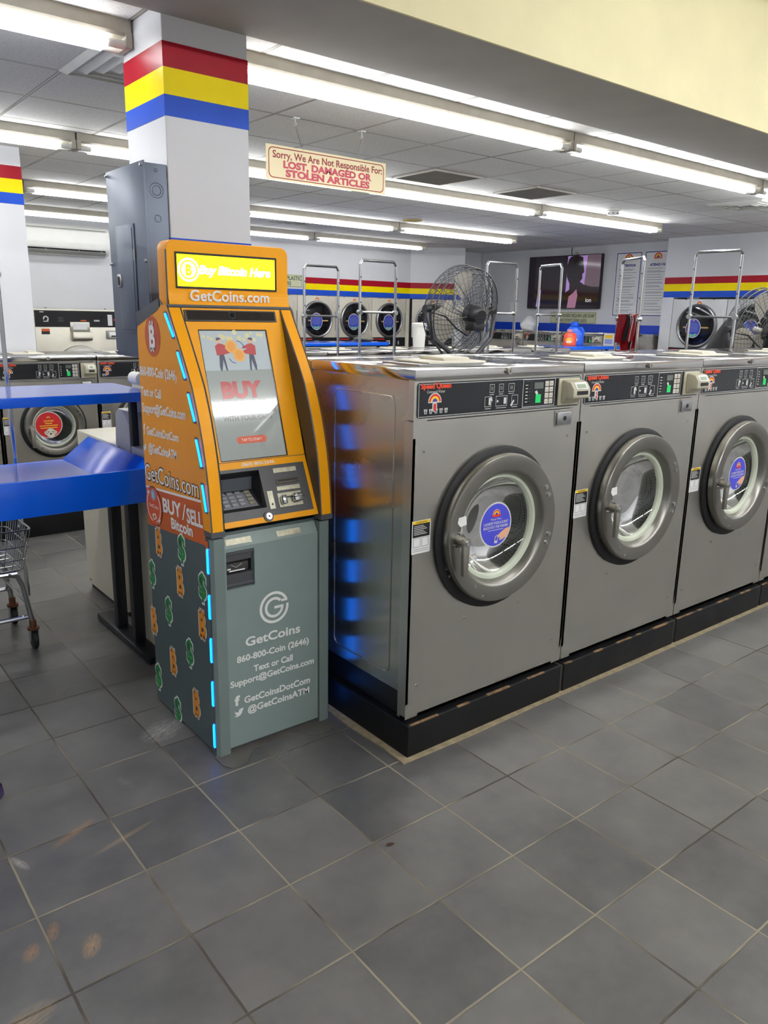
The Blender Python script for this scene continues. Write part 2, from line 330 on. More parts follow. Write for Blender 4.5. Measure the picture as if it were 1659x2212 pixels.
# ---------------------------------------------------------------- fluorescent strips (8 ft, two tubes)
def tube_mat(s):
    return mat('lit_tube_%g' % s, (250, 252, 255), .4, var=.0, emit=s)
HOUS = mat('darkened_white_enamel', (180, 174, 160), .5, var=.08, scale=12)  # housing enamel darkened against the glare of its own tubes
def strip(x0, x1, y, zc, label, s=TUBE, group='fluorescent strips on the tiled ceiling', z_t=None):
    t = thing('ceiling_light', label, 'ceiling light', ((x0+x1)/2, y, zc), 0, group)
    o = V(((x0+x1)/2, y, zc)); h = (x1-x0)/2
    q = G(); q.prism([(-.058, 0), (.058, 0), (.058, -.05), (.05, -.062), (-.05, -.062), (-.058, -.05)], 'x', -h+.004, h-.004, HOUS)
    q.build('housing', t, smooth=False)
    for sy in (-.034, .034):
        q = G(); q.cyl((-h+.10, sy, -.090), (h-.10, sy, -.090), .019, tube_mat(s), 14); q.build('tube', t)
    for e in (-1, 1):
        q = G(); q.box(e*h-(.028 if e > 0 else 0), e*h+(0 if e > 0 else .028), -.06, .06, -.104, -.045, HOUS, .004)
        for sy in (-.034, .034): q.cyl((e*(h-.028), sy, -.090), (e*(h-.10), sy, -.090), .017, WHITEP, 12)
        q.build('lamp_holder', t)
    return t
ROWS = [(1.235, [(-1.42, 1.0), (1.39, 3.84), (3.845, 6.285), (6.29, 8.73), (8.74, 9.95)], 'row nearest the beam'),  # last length is added out of view to lift the far wall
        (3.50, [(-.94, 1.49), (1.495, 3.93), (3.935, 6.20), (6.205, 8.42)], 'row passing over the hanging sign'),
        (5.82, [(-.5, 1.75), (1.755, 4.0), (4.005, 6.21), (6.215, 8.4)], 'row beyond the wide ceiling vents'),
        (7.70, [(-.6, 1.7), (1.705, 3.9), (3.905, 6.18), (6.185, 8.35)], 'row nearest the back wall')]
for y_ in (1.235, 3.5, 5.82):  # unseen lengths carrying the rows on, added to brighten the kiosk side
    strip(-3.9, -1.46, y_, CH, 'added unseen fluorescent strip at the end of the tiled ceiling', TUBE, 'added fluorescent strips beyond the folding table')
ORD = ['behind the striped column', 'starting at the striped column', 'over the middle of the washers', 'farthest along the row', 'added unseen at the dryer bay wall']
for y, segs, nm in ROWS:
    for k, (a, b) in enumerate(segs):
        strip(a, b, y, CH, 'twin tube fluorescent strip %s, %s' % (ORD[k], nm), TUBE*(1.0 if y < 5 else .75 if y < 7 else .38)*(1.9 if k == 3 and y < 7 else 1.0))
for y, s_ in ((-1.0, .28), (-3.68, 1.0)):
    for k, (a, b) in enumerate([(-3.2, -.7), (-.6, 1.9), (2.0, 4.44), (4.5, 6.94), (7.0, 9.44)]):  # first two lengths are added to light the kiosk and table fronts
        if y > -2 and k < 2: continue
        strip(a, b, y, 3.45, 'unseen fluorescent strip in the taller front bay', FRONT_TUBE*s_*(.4 if k == 0 else 1.0), 'fluorescent strips in the front bay')
# ---------------------------------------------------------------- washers
STEEL = mat('brushed_steel_front', (206, 203, 195), .36, 1.0, var=.04, scale=3, rvar=.05, bump=.02, bscale=6, aniso=.6)
STEELS = mat('brushed_steel_side', (196, 192, 184), .27, 1.0, var=.05, scale=3, rvar=.04, bump=.015, bscale=5, aniso=.8)
STEELT = mat('polished_steel_top', (196, 194, 190), .12, 1.0, var=.04, scale=5, rvar=.04, bump=.015, bscale=7)
DOORST = mat('brushed_steel_door', (150, 148, 141), .33, 1.0, var=.05, scale=5, rvar=.05)
CASTM = mat('cast_metal_handle', (182, 178, 168), .36, 1.0, var=.06)
PANEL = mat('dark_control_panel', (25, 27, 32), .28, var=.1)
WLINE = mat('white_print', (214, 214, 210), .5); GREENB = mat('green_start_button', (24, 190, 96), .4, emit=.25); LCD = mat('grey_display', (104, 110, 104), .25)
ORPR = mat('orange_red_print', (232, 76, 40), .45); RB_R = mat('rainbow_red', (226, 52, 36), .45); RB_Y = mat('rainbow_yellow', (250, 208, 50), .45); RB_B = mat('rainbow_blue', (70, 60, 170), .45); RB_O = mat('rainbow_orange', (240, 130, 40), .45)
KEYW = mat('ivory_keys', (216, 210, 196), .4); GASK = mat('pale_green_gasket', (206, 212, 192), .4, var=.06); VIOL = mat('violet_sticker', (74, 76, 206), .4, var=.03)
SKIN = mat('printed_skin_tone', (232, 176, 140), .5); CAUT = mat('red_sticker', (206, 34, 36), .4, var=.04); ORGL = mat('orange_warning_print', (222, 96, 30), .5)
def glass_mat():
    m = bpy.data.materials.new('door_glass'); m.use_nodes = True; N = m.node_tree.nodes; L = m.node_tree.links; N.remove(N['Principled BSDF'])
    a = N.new('ShaderNodeBsdfTransparent'); a.inputs[0].default_value = (.86, .9, .88, 1); b = N.new('ShaderNodeBsdfGlossy'); b.inputs['Roughness'].default_value = .04
    lw = N.new('ShaderNodeLayerWeight'); lw.inputs[0].default_value = .35; nz = N.new('ShaderNodeTexNoise'); nz.inputs['Scale'].default_value = 12
    mr = N.new('ShaderNodeMath'); mr.operation = 'MULTIPLY_ADD'; mr.inputs[1].default_value = .06; L.new(nz.outputs['Fac'], mr.inputs[0]); L.new(lw.outputs['Fresnel'], mr.inputs[2])
    x = N.new('ShaderNodeMixShader'); L.new(mr.outputs[0], x.inputs[0]); L.new(a.outputs[0], x.inputs[1]); L.new(b.outputs[0], x.inputs[2]); L.new(x.outputs[0], N['Material Output'].inputs[0]); return m
GLASS = glass_mat()
def drum_mat():
    m = bpy.data.materials.new('perforated_drum_steel'); m.use_nodes = True; N = m.node_tree.nodes; L = m.node_tree.links; b = N['Principled BSDF']
    tc = N.new('ShaderNodeTexCoord'); mp = N.new('ShaderNodeMapping'); mp.inputs['Scale'].default_value = (1, 1, 1); L.new(tc.outputs['Object'], mp.inputs[0])
    v = N.new('ShaderNodeTexVoronoi'); v.inputs['Scale'].default_value = 80; v.inputs['Randomness'].default_value = .12; L.new(mp.outputs[0], v.inputs['Vector'])
    c = N.new('ShaderNodeMath'); c.operation = 'LESS_THAN'; c.inputs[1].default_value = .3; L.new(v.outputs['Distance'], c.inputs[0])
    x = N.new('ShaderNodeMix'); x.data_type = 'RGBA'; L.new(c.outputs[0], x.inputs[0]); x.inputs[6].default_value = (.5, .49, .46, 1); x.inputs[7].default_value = (.01, .01, .01, 1); L.new(x.outputs[2], b.inputs['Base Color'])
    b.inputs['Metallic'].default_value = .9; b.inputs['Roughness'].default_value = .3; return m
DRUM = drum_mat()
F_ = (X, Z)                     # a front facing -y: right is +x, up is +z
def rainbow(q, c, s, o, r, u, lift=.001, outline=True, stem=True):
    if outline:
        q.poly([(c[0]+s*1.14*math.cos(math.radians(t)), c[1]+s*1.14*math.sin(math.radians(t))) for t in range(0, 181, 12)]+[(c[0]-s*1.14, c[1]-s*.14), (c[0]+s*1.14, c[1]-s*.14)], o, r, u, WLINE, lift)
    for r0, r1, mm in ((.72, 1.0, RB_R), (.42, .72, RB_Y), (0, .42, RB_B)): q.band(c, s*r0, s*r1, 0, 180, o, r, u, mm, lift+.0006)
def pod_sticker(q, cx, cz, R, o, r=X, u=Z, lift=0.0, small=False):
    q.circle((cx, cz), R, o, r, u, WLINE, lift, sx=.94); q.circle((cx, cz), R*.93, o, r, u, VIOL, lift+.0006, sx=.94)
    rainbow(q, (cx, cz+R*.46), R*.2, o, r, u, lift+.0012, True)
    q.rect(cx-R*.24, cx+R*.24, cz+R*.36, cz+R*.46, o, r, u, RB_R, lift+.0022)
    q.text('Please Place', (cx, cz+R*.22), R*.62, o, r, u, WLINE, lift=lift+.0014, align='C')
    q.text('LAUNDRY PODS & SCENT', (cx, cz+R*.03), R*1.44, o, r, u, WLINE, h=R*.115, bold=.02, lift=lift+.0014, align='C')
    q.text('BEADS INTO THE WASHER', (cx, cz-R*.14), R*1.46, o, r, u, WLINE, h=R*.115, bold=.02, lift=lift+.0014, align='C')
    q.rect(cx-R*.45, cx+R*.45, cz-R*.23, cz-R*.205, o, r, u, WLINE, lift+.0014)
    # a hand dropping a pod in
    q.poly([(cx+R*(.88), cz-R*.2), (cx+R*.6, cz-R*.22), (cx+R*.32, cz-R*.36), (cx+R*.1, cz-R*.5), (cx+R*.12, cz-R*.6), (cx+R*.3, cz-R*.58), (cx+R*.22, cz-R*.7), (cx+R*.4, cz-R*.7), (cx+R*.62, cz-R*.62), (cx+R*.74, cz-R*.55)], o, r, u, SKIN, lift+.0014)
    q.poly([(cx-R*.02, cz-R*.5), (cx+R*.16, cz-R*.46), (cx+R*.12, cz-R*.82), (cx-R*.06, cz-R*.8)], o, r, u, WLINE, lift+.0018)
    q.poly([(cx+R*.01, cz-R*.52), (cx+R*.13, cz-R*.5), (cx+R*.1, cz-R*.7), (cx-R*.02, cz-R*.7)], o, r, u, VIOL, lift+.0024)
def puppy_sticker(q, cx, cz, R, o, lift=0.0):
    r, u = X, Z
    q.circle((cx, cz), R, o, r, u, WLINE, lift); q.circle((cx, cz), R*.94, o, r, u, CAUT, lift+.0006)
    rainbow(q, (cx, cz+R*.5), R*.17, o, r, u, lift+.001, False)
    q.text('CAUTION', (cx, cz+R*.22), R*.7, o, r, u, RB_Y, h=R*.15, bold=.02, lift=lift+.0014, align='C')
    for k, ww in ((0, .5), (1, 1.3), (2, 1.2)): q.rect(cx-R*ww/2, cx+R*ww/2, cz+R*(.08-.16*k), cz+R*(.14-.16*k), o, r, u, RB_Y, lift+.0014)
    q.circle((cx+R*.1, cz-R*.6), R*.34, o, r, u, CREAM, lift+.0014)
    for sx in (-1, 1): q.circle((cx+R*(.1+sx*.3), cz-R*.58), R*.16, o, r, u, BEIGE, lift+.0018); q.circle((cx+R*(.1+sx*.13), cz-R*.52), R*.04, o, r, u, INK, lift+.003)
    q.circle((cx+R*.1, cz-R*.68), R*.07, o, r, u, INK, lift+.003)
def warning_label(q, x0, x1, z0, z1, o, r=X, u=Z, lift=.001):
    w_ = x1-x0; h_ = z1-z0
    q.rect(x0, x1, z0, z1, o, r, u, PAPER, lift); q.rect(x0+w_*.04, x1-w_*.04, z0+h_*.5, z1-h_*.1, o, r, u, INK, lift+.0005); q.rect(x0+w_*.04, x1-w_*.04, z1-h_*.1, z1-h_*.01, o, r, u, RB_Y, lift+.0005)
    q.text('WARNING', ((x0+x1)/2, z1-h_*.085), w_*.6, o, r, u, INK, lift=lift+.001, align='C')
    for k in range(6): q.rect(x0+w_*.1, x0+w_*(.62+.28*((k*7) % 3)/3), z0+h_*(.83-.05*k), z0+h_*(.85-.05*k), o, r, u, WLINE, lift+.001)
    for k in range(2): q.frame(x0+w_*(.08+.45*k), x0+w_*(.46+.45*k), z0+h_*.2, z0+h_*.48, w_*.02, o, r, u, SATIN, lift+.001)
    for k in range(2): q.rect(x0+w_*.08, x1-w_*.1, z0+h_*(.07+.06*k), z0+h_*(.085+.06*k), o, r, u, SATIN, lift+.001)
def washer(label, loc, rz=0.0, W=.885, H=1.4263, D=.86, DR=.288, DZ=.832, DXF=.5, number='', decal=None, group=None, cups=5, ajar=0.0, cover=True, base=.135, tape=False, skirt=.15):
    t = thing('washing_machine', label, 'washing machine', loc, rz, group)
    k = W/.885; cx = W*DXF; pt = H-.0413; pb = H-.168; hole = DR*.86
    # cabinet: front sheet with a round opening, sides, back
    q = G(); n = 64; v = []; x0, x1, z0, z1 = 0.0, W, skirt, pb-.003
    for i in range(n):
        a = 2*math.pi*i/n; dx, dz = math.cos(a), math.sin(a)
        s = min(((x1-cx)/dx if dx > 0 else (x0-cx)/dx) if abs(dx) > 1e-6 else 9, ((z1-DZ)/dz if dz > 0 else (z0-DZ)/dz) if abs(dz) > 1e-6 else 9)
        v += [(cx+hole*dx, 0, DZ+hole*dz), (cx+s*dx, 0, DZ+s*dz)]
    q.faces(v, [(2*i, 2*i+1, (2*i+3) % (2*n), (2*i+2) % (2*n)) for i in range(n)], STEEL)
    q.box(0, .012, 0, .045, skirt, pb-.003, STEEL); q.box(W-.012, W, 0, .045, skirt, pb-.003, STEEL); q.box(0, W, 0, .03, skirt, skirt+.01, STEEL)
    for sx in ((x0, z0), (x1, z0), (x0, z1), (x1, z1)):   # corners of the sheet
        cxx = sx[0]; near = .06
        q.poly([(cxx, sx[1]), (cxx+(near if cxx == x0 else -near), sx[1]), (cxx+(near if cxx == x0 else -near), sx[1]+(near if sx[1] == z0 else -near)), (cxx, sx[1]+(near if sx[1] == z0 else -near))], (0, -.0004, 0), X, Z, STEEL)
    q.box(0, W, .0, .03, pb-.006, pt+.004, STEEL)
    for s0 in (.014, W-.014):
        sg = -1 if s0 < W/2 else 1
        q.box(min(s0, s0-.004*sg), max(s0, s0-.004*sg), .04, D, .24, H-.04, STEELS)
        yz = rrect(.115, .475*min(1, D/.8), .29, H-.1, .03)
        q.tube([(s0+.001*sg, a, b) for a, b in yz], .0022, STEELS, 6, True)
    q.box(.03, W-.03, .06, D-.01, base, .25, BLACK); q.box(.014, W-.014, D-.006, D, .24, H-.04, STEELS); q.box(.02, W-.02, .03, .045, base, pb, BLACK) if False else None
    for sx, sz in ((.05, pb-.11), (W-.07, pb-.115), (W*.66, .483), (W*.32, .49), (W-.07, .265), (.05, .276)):
        q.cyl((sx, 0, sz), (sx, -.0025, sz), .0045, STEELT, 10)
    q.build('cabinet', t, smooth=True)
    q = G(); q.box(.0, W, -.006, D*.72, H-.039, H, STEELT, .004); q.box(.004, W-.004, D*.73, D, H-.05, H-.004, STEELT, .004); ld = q.build('lid', t)
    q = G(); q.cyl((W*.5, -.006, H-.016), (W*.5, -.017, H-.016), .0125, CASTM, 18); q.box(W*.5-.0015, W*.5+.0015, -.0176, -.0168, H-.022, H-.011, INK); q.build('lock', ld)
    if cover:
        q = G(); a0, a1 = W*.14, W*.50
        q.box(a0, a1, .12, .33, H+.001, H+.006, GALV); q.prism([(.12, H+.006), (.33, H+.008), (.33, H+.015), (.13, H+.013)], 'x', a0+.05, a1+.02, CREAM, .003); q.prism([(.16, H+.012), (.31, H+.014), (.30, H+.027), (.18, H+.025)], 'x', a0+.16, a1-.02, CREAM, .006)
        q.build('soap_cover', t)
    # control panel
    q = G(); o = V((0, -.002, 0)); q.poly(rrect(.012*k, W-.012*k, pb+.004, pt-.004, .012), (0, -.0015, 0), X, Z, PANEL)
    for a, b, c, d_ in ((.018*k, W-.018*k, pb+.008, pt-.008),): q.frame(a, b, c, d_, .0018, o, X, Z, WLINE, .0004)
    pn = q.build('control_panel', t, smooth=False)
    q = G(); zt = H-.056
    q.text('Speed Queen', (.027*k, H-.0645), .138*k, o, X, Z, ORPR, h=.0165, bold=.05, lift=.001)
    q.text('Commercial Washer', (.054*k, H-.0805), .083*k, o, X, Z, WLINE, h=.0095, lift=.001)
    ux = .091*k; uz = H-.110
    rainbow(q, (ux, uz), .0265, o, X, Z, .0008); q.poly(rrect(ux-.011, ux+.011, uz-.034, uz-.002, .008), o, X, Z, WLINE, .0006)
    if number: q.text(number, (ux, uz-.029), .0065*len(number)+.004, o, X, Z, RB_R, h=.022, bold=.03, lift=.003, align='C')
    for i in range(cups):
        c = (.05+.0235*i)*k; q.poly([(c-.005, H-.150), (c+.005, H-.150), (c+.008, H-.134), (c-.008, H-.134)], o, X, Z, WLINE, .001)
        q.rect(c-.0015, c+.0015, H-.149, H-.136, o, X, Z, PANEL, .0014); q.rect(c-.006, c+.006, H-.1435, H-.1425, o, X, Z, PANEL, .0014)
    for c, ww in ((.367, .024), (.415, .024), (.469, .032)):
        q.frame((c-ww/2)*k, (c+ww/2)*k, H-.092, H-.062, .0015, o, X, Z, WLINE, .001); q.rect((c-ww/4)*k, (c+ww/4)*k, H-.084, H-.070, o, X, Z, LCD, .001); q.rect((c-ww/2.2)*k, (c+ww/2.2)*k, H-.0995, H-.0975, o, X, Z, WLINE, .001)
    for c, ww in ((.349, .034), (.419, .06), (.49, .034)):
        q.frame((c-ww/2)*k, (c+ww/2)*k, H-.142, H-.105, .0015, o, X, Z, WLINE, .001); q.rect((c-ww/2.2)*k, (c+ww/2.2)*k, H-.1495, H-.1475, o, X, Z, WLINE, .001)
    q.poly([(.352*k, H-.136), (.362*k, H-.136), (.362*k, H-.118), (.372*k, H-.124), (.368*k, H-.108), (.352*k, H-.11)], o, X, Z, WLINE, .0014)
    q.rect(.394*k, .402*k, H-.128, H-.12, o, X, Z, WLINE, .0014); q.rect(.43*k, .444*k, H-.135, H-.112, o, X, Z, WLINE, .0014); q.poly([(.466*k, H-.142), (.474*k, H-.146), (.488*k, H-.126), (.482*k, H-.122)], o, X, Z, WLINE, .0014)
    q.build('printed_legend', pn, smooth=False)
    q = G(); q.frame(.532*k, .717*k, H-.155, H-.05, .0025, o, X, Z, WLINE, .001); q.rect(.54*k, .582*k, H-.148, H-.058, o, X, Z, BLACKP, .0008); q.frame(.54*k, .582*k, H-.148, H-.058, .0007, o, X, Z, LCD, .001)
    for i in range(6): q.rect(.547*k, .56*k, H-.074-.0125*i, H-.071-.0125*i, o, X, Z, WLINE, .001); q.circle((.572*k, H-.0725-.0125*i), .0022, o, X, Z, LCD, .001, 8)
    q.rect(.596*k, .648*k, H-.088, H-.064, o, X, Z, LCD, .001); q.poly([(.6*k, H-.098), (.612*k, H-.094), (.62*k, H-.106), (.61*k, H-.112), (.604*k, H-.104)], o, X, Z, WLINE, .001)
    q.rect(.606*k, .636*k, H-.141, H-.109, o, X, Z, GREENB, .001)
    for i in range(2):
        for j in range(4): q.rect((.658+.026*i)*k, (.680+.026*i)*k, H-.0795-.0225*j, H-.0605-.0225*j, o, X, Z, KEYW, .001); q.rect((.662+.026*i)*k, (.675+.026*i)*k, H-.073-.0225*j, H-.071-.0225*j, o, X, Z, SATIN, .0014)
    q.build('keypad', pn, smooth=False)
    # card reader
    q = G(); a0 = .735*k; a1 = a0+.129*min(1, k*1.05); q.box(a0, a1, -.008, 0, H-.159, H-.053, BEIGE, .004)
    q.prism([(-.008, H-.058), (-.05, H-.066), (-.068, H-.092), (-.068, H-.122), (-.06, H-.13), (-.03, H-.128), (-.008, H-.154)], 'x', a0+.016, a1-.008, BEIGE, .006)
    rd = q.build('card_reader', t)
    q = G(); q.faces([(a0+.034, -.0515, H-.0665), (a1-.024, -.0515, H-.0665), (a1-.024, -.069, H-.0915), (a0+.034, -.069, H-.0915)], [(0, 1, 2, 3)], WHITEP)
    q.faces([(a0+.044, -.0575, H-.073), (a1-.034, -.0575, H-.073), (a1-.034, -.0675, H-.087), (a0+.044, -.0675, H-.087)], [(0, 1, 2, 3)], mat('green_lcd', (150, 168, 140), .3))
    q.rect(a0+.036, a1-.026, H-.114, H-.099, (0, -.0688, 0), X, Z, INK, .0006); q.build('reader_display', rd, smooth=False)
    # coin vault lock plate
    q = G(); q.box(.729*k, .834*k, -.003, .0, H-.242, H-.178, STEELS); q.box(.738*k, .824*k, -.009, -.003, H-.236, H-.186, GALV, .002); q.cyl((.783*k, -.009, H-.21), (.783*k, -.0105, H-.21), .009, INK, 14); q.build('lock_plate', t)
    if skirt < .3:
        q = G(); warning_label(q, .006, .092*max(k, .8), DZ-.045, DZ+.075, (0, -.001, 0)); q.build('warning_label', t, smooth=False)
    # black seal behind the door, and the drum
    q = G(); q.lathe([(DR*1.10, 0), (DR*1.10, .014), (DR*1.05, .020), (DR*.84, .020), (DR*.82, 0), (DR*.82, -.03)], (cx+.006, 0, DZ-.006), -Y, RUB, 64)
    for a in (205, 212): q.cyl((cx+DR*1.0*math.cos(math.radians(a)), -.020, DZ+DR*1.0*math.sin(math.radians(a))), (cx+DR*1.0*math.cos(math.radians(a)), -.023, DZ+DR*1.0*math.sin(math.radians(a))), .005, CHROME, 8)
    q.build('door_seal', t)
    q = G(); q.lathe([(DR*.8, -.02), (DR*.84, -.06), (DR*.9, -.10), (DR*.9, -.42), (DR*.3, -.44), (0.001, -.44)], (cx, 0, DZ), -Y, DRUM, 48)
    for i in range(3):
        a = math.radians(50+120*i); q.tube([(cx+DR*.78*math.cos(a), .12, DZ+DR*.78*math.sin(a)), (cx+DR*.78*math.cos(a), .40, DZ+DR*.78*math.sin(a))], .022, STEELT, 8)
    q.build('drum', t)
    # door
    hx = cx+DR*.98
    dr = bpy.data.objects.new('door', None)
    q = G(); q.lathe([(DR*.71, .012), (DR*.735, .028), (DR*.765, .043), (DR*.78, .047), (DR*.80, .048), (DR*.955, .052), (DR*.98, .051), (DR*.995, .046), (DR*1.0, .038), (DR*.995, .014), (DR*.9, .008), (DR*.70, .004), (DR*.71, .012)], (cx-hx, -.018, DZ), -Y, DOORST, 72)
    for a in (24, 32, -13, -21): q.cyl((cx-hx+DR*.90*math.cos(math.radians(a)), -.066, DZ+DR*.90*math.sin(math.radians(a))), (cx-hx+DR*.90*math.cos(math.radians(a)), -.073, DZ+DR*.90*math.sin(math.radians(a))), .0085, CHROME, 12)
    for a, rr in ((235, .86), (248, .93)): q.cyl((cx-hx+DR*rr*math.cos(math.radians(a)), -.066, DZ+DR*rr*math.sin(math.radians(a))), (cx-hx+DR*rr*math.cos(math.radians(a)), -.072, DZ+DR*rr*math.sin(math.radians(a))), .005, CHROME, 10)
    if tape: q.poly([(cx-hx-DR*.83, DZ+.075), (cx-hx-DR*.83+.035, DZ+.078), (cx-hx-DR*.83+.04, DZ+.045), (cx-hx-DR*.83+.01, DZ+.04), (cx-hx-DR*.83-.004, DZ+.055)], (0, -.0685, 0), X, Z, WHITEP)
    dr = q.build('door', t); dr.location = (hx, 0, 0); dr.rotation_euler = (0, 0, math.radians(ajar))
    q = G(); q.lathe([(DR*.755, .022), (DR*.74, .016), (DR*.675, .014), (DR*.65, .004), (DR*.65, -.01)], (cx-hx, -.018, DZ), -Y, GASK, 64); q.build('gasket', dr)
    q = G(); q.lathe([(DR*.68, .010), (DR*.65, -.006), (DR*.55, -.034), (DR*.45, -.052), (DR*.3, -.058), (.001, -.060)], (cx-hx, -.018, DZ), -Y, GLASS, 64); q.build('door_glass', dr)
    hr = DR*.80; hc = V((cx-hx-hr, -.066, DZ-.01))
    q = G(); q.cyl(hc, hc+V((0, -.045, 0)), .017, CASTM, 18); q.cyl(hc+V((0, -.045, 0)), hc+V((0, -.05, 0)), .010, CHROME, 10); q.cyl(hc, hc+V((0, -.008, 0)), .026, DOORST, 18)
    q.prism([(hc.x-.016, DZ+.005), (hc.x+.016, DZ+.005), (hc.x+.015, DZ-.04), (hc.x+.011, DZ-.135), (hc.x-.011, DZ-.135), (hc.x-.015, DZ-.04)], 'y', hc.y-.044, hc.y-.026, CASTM, .005)
    for a in range(3): q.cyl(hc+V((.026*math.cos(2.1*a+1.6), 0, .026*math.sin(2.1*a+1.6))), hc+V((.026*math.cos(2.1*a+1.6), -.011, .026*math.sin(2.1*a+1.6))), .005, CHROME, 8)
    q.build('door_handle', dr)
    if decal:
        q = G(); dx = cx-hx-DR*.17
        if decal == 'pods': pod_sticker(q, dx+DR*.10, DZ+.012, DR*.31, (0, -.040, 0))
        else: puppy_sticker(q, cx-hx-DR*.20, DZ+.01, DR*.46, (0, -.040, 0))
        q.build('round_sticker', dr, smooth=False)
    return t
PA = .89; XA = 1.305; YA = -.29
LBL_A = ['steel washing machine with a red 1, door ajar, next to the orange kiosk', 'large steel washing machine with a 2 on its rainbow and a clear door window',
         'steel washing machine with a red 3 and a violet sticker on its door', 'fourth steel washing machine from the orange kiosk along the front row', 'fifth steel washing machine from the orange kiosk along the front row']
GA = 'large steel washers in the row beside the kiosk'
for i in range(5):
    washer(LBL_A[i], (XA+PA*i, YA, 0), number=('1', '2', '3', '', '')[i], decal=('pods', None, 'pods', None, None)[i], group=GA, DXF=.469, DR=.284, ajar=(-1.5, -1, -.5, 0, 0)[i], tape=i < 2)
# black painted curb under the row, in poured lengths
GROUT = mat('sandy_mortar', (150, 136, 108), .9, var=.25, scale=30, bump=.5, bscale=60); CURB = mat('black_painted_curb', (15, 16, 18), .5, var=.35, scale=7, rvar=.08, bump=.12, bscale=30, spec=.3)
CHIP = mat('chipped_paint_wood', (120, 94, 66), .85, var=.6, scale=30)
for i in range(5):
    x0 = XA+PA*i-(.0 if i == 0 else .0); q = G(); q.box(x0+.002 if i else x0-.002, x0+PA-.016, YA-.022, .62, 0, .133, CURB, .004); q.box(x0+PA-.016, x0+PA+.002, YA-.016, .6, 0, .128, mat('dark_mortar', (58, 52, 46), .9, var=.3, scale=30))
    rc = random.Random(i); xc = x0+.01
    while xc < x0+PA-.2:
        lc = rc.uniform(.03, .16); q.box(xc, xc+lc, YA-.0228, YA-.012, .1275+rc.uniform(0, .003), .1338, CHIP); xc += lc+rc.uniform(.03, .2)
    struct(q, 'trim_%d' % (2+i))
pts = [(-.04, .62), (-.034, .3), (-.038, 0), (-.03, -.2), (-.036, -.33), (.3, -.335), (.7, -.328), (1.4, -.334), (2.2, -.33), (4.45, -.332), (4.45, -.305), (0, -.305), (0, .62)]
g = G(); g.prism([(XA+a, b-.002) for a, b in pts], 'z', 0, .006, GROUT); struct(g, 'trim_7')
# ---------------------------------------------------------------- orange cash kiosk
ORF = mat('orange_vinyl_front', (255, 172, 12), .38, var=.03, scale=3, spec=.25); ORS = mat('shaded_orange_vinyl', (244, 160, 14), .42, var=.04, scale=3, bump=.05, bscale=20); BRN = mat('rust_brown_vinyl', (206, 96, 28), .42, var=.04)  # ORS: same orange vinyl darkened, its shade put into the colour
SLATE = mat('slate_vinyl', (78, 92, 94), .40, var=.06, scale=4, bump=.04, bscale=20); DOORG = mat('grey_green_door', (132, 148, 144), .42, var=.04, scale=4); POSTG = mat('grey_green_post', (116, 130, 127), .42, var=.04)
DKBR = mat('dark_taupe_plastic', (74, 66, 58), .42, var=.05); DKG = mat('charcoal_plastic', (74, 74, 76), .42, var=.05); CAPG = mat('dark_grey_cap', (72, 76, 82), .45, var=.05); TRIMG = mat('grey_edge_trim', (84, 86, 90), .45)
LED = mat('blue_led_diffuser', (8, 112, 255), .4, var=0, emit=5.5); SIGN = mat('lit_yellow_sign', (255, 226, 0), .4, var=.04, scale=14, emit=1.5); SIGNW = mat('lit_white_sign_print', (255, 255, 235), .4, var=0, emit=2.6)
VWH = mat('white_vinyl_lettering', (240, 240, 236), .5, var=.02); BTO = mat('orange_print', (238, 150, 36), .45); DGR = mat('green_print', (30, 140, 66), .45); BTR = mat('rust_red_disc', (198, 88, 44), .42)
METL = mat('engraved_metal_label', (176, 172, 152), .35, .6, var=.2, scale=60)
kx0, kx1, kyf, kyb = .745, 1.245, .113, .667
KO = V((.995, .39, 0)); kt = thing('cash_kiosk', 'tall orange and grey cash kiosk with a lit yellow sign and blue light strips', 'kiosk', KO); off = -KO
def kb(q, name, smooth=True, parent=None): return q.build(name, parent or kt, smooth, off if parent is None else None)
# curve of the upper front posts, (y, z)
CUR = [(.380, 1.618), (.340, 1.556), (.296, 1.490), (.250, 1.418), (.208, 1.348), (.182, 1.285), (.163, 1.235), (.142, 1.165), (.125, 1.095), (.112, 1.02), (.103, .94), (.096, .865)]
INN = [(.150, .865), (.162, .94), (.178, 1.02), (.206, 1.12), (.25, 1.235), (.306, 1.353), (.37, 1.45), (.43, 1.545), (.453, 1.60), (.42, 1.618)]
# lower cabinet, back body
g = G(); g.box(kx0+.006, kx1-.006, .150, kyb, .012, .845, SLATE, .004); g.prism([(.20, .845), (kyb, .845), (kyb, 1.585), (.453, 1.64), (.41, 1.60), (.30, 1.35), (.235, 1.09)], 'x', kx0+.006, kx1-.006, CAPG, .003)
g.box(kx0+.02, kx1-.02, .13, kyb-.01, 0, .014, BLACK); kb(g, 'cabinet')
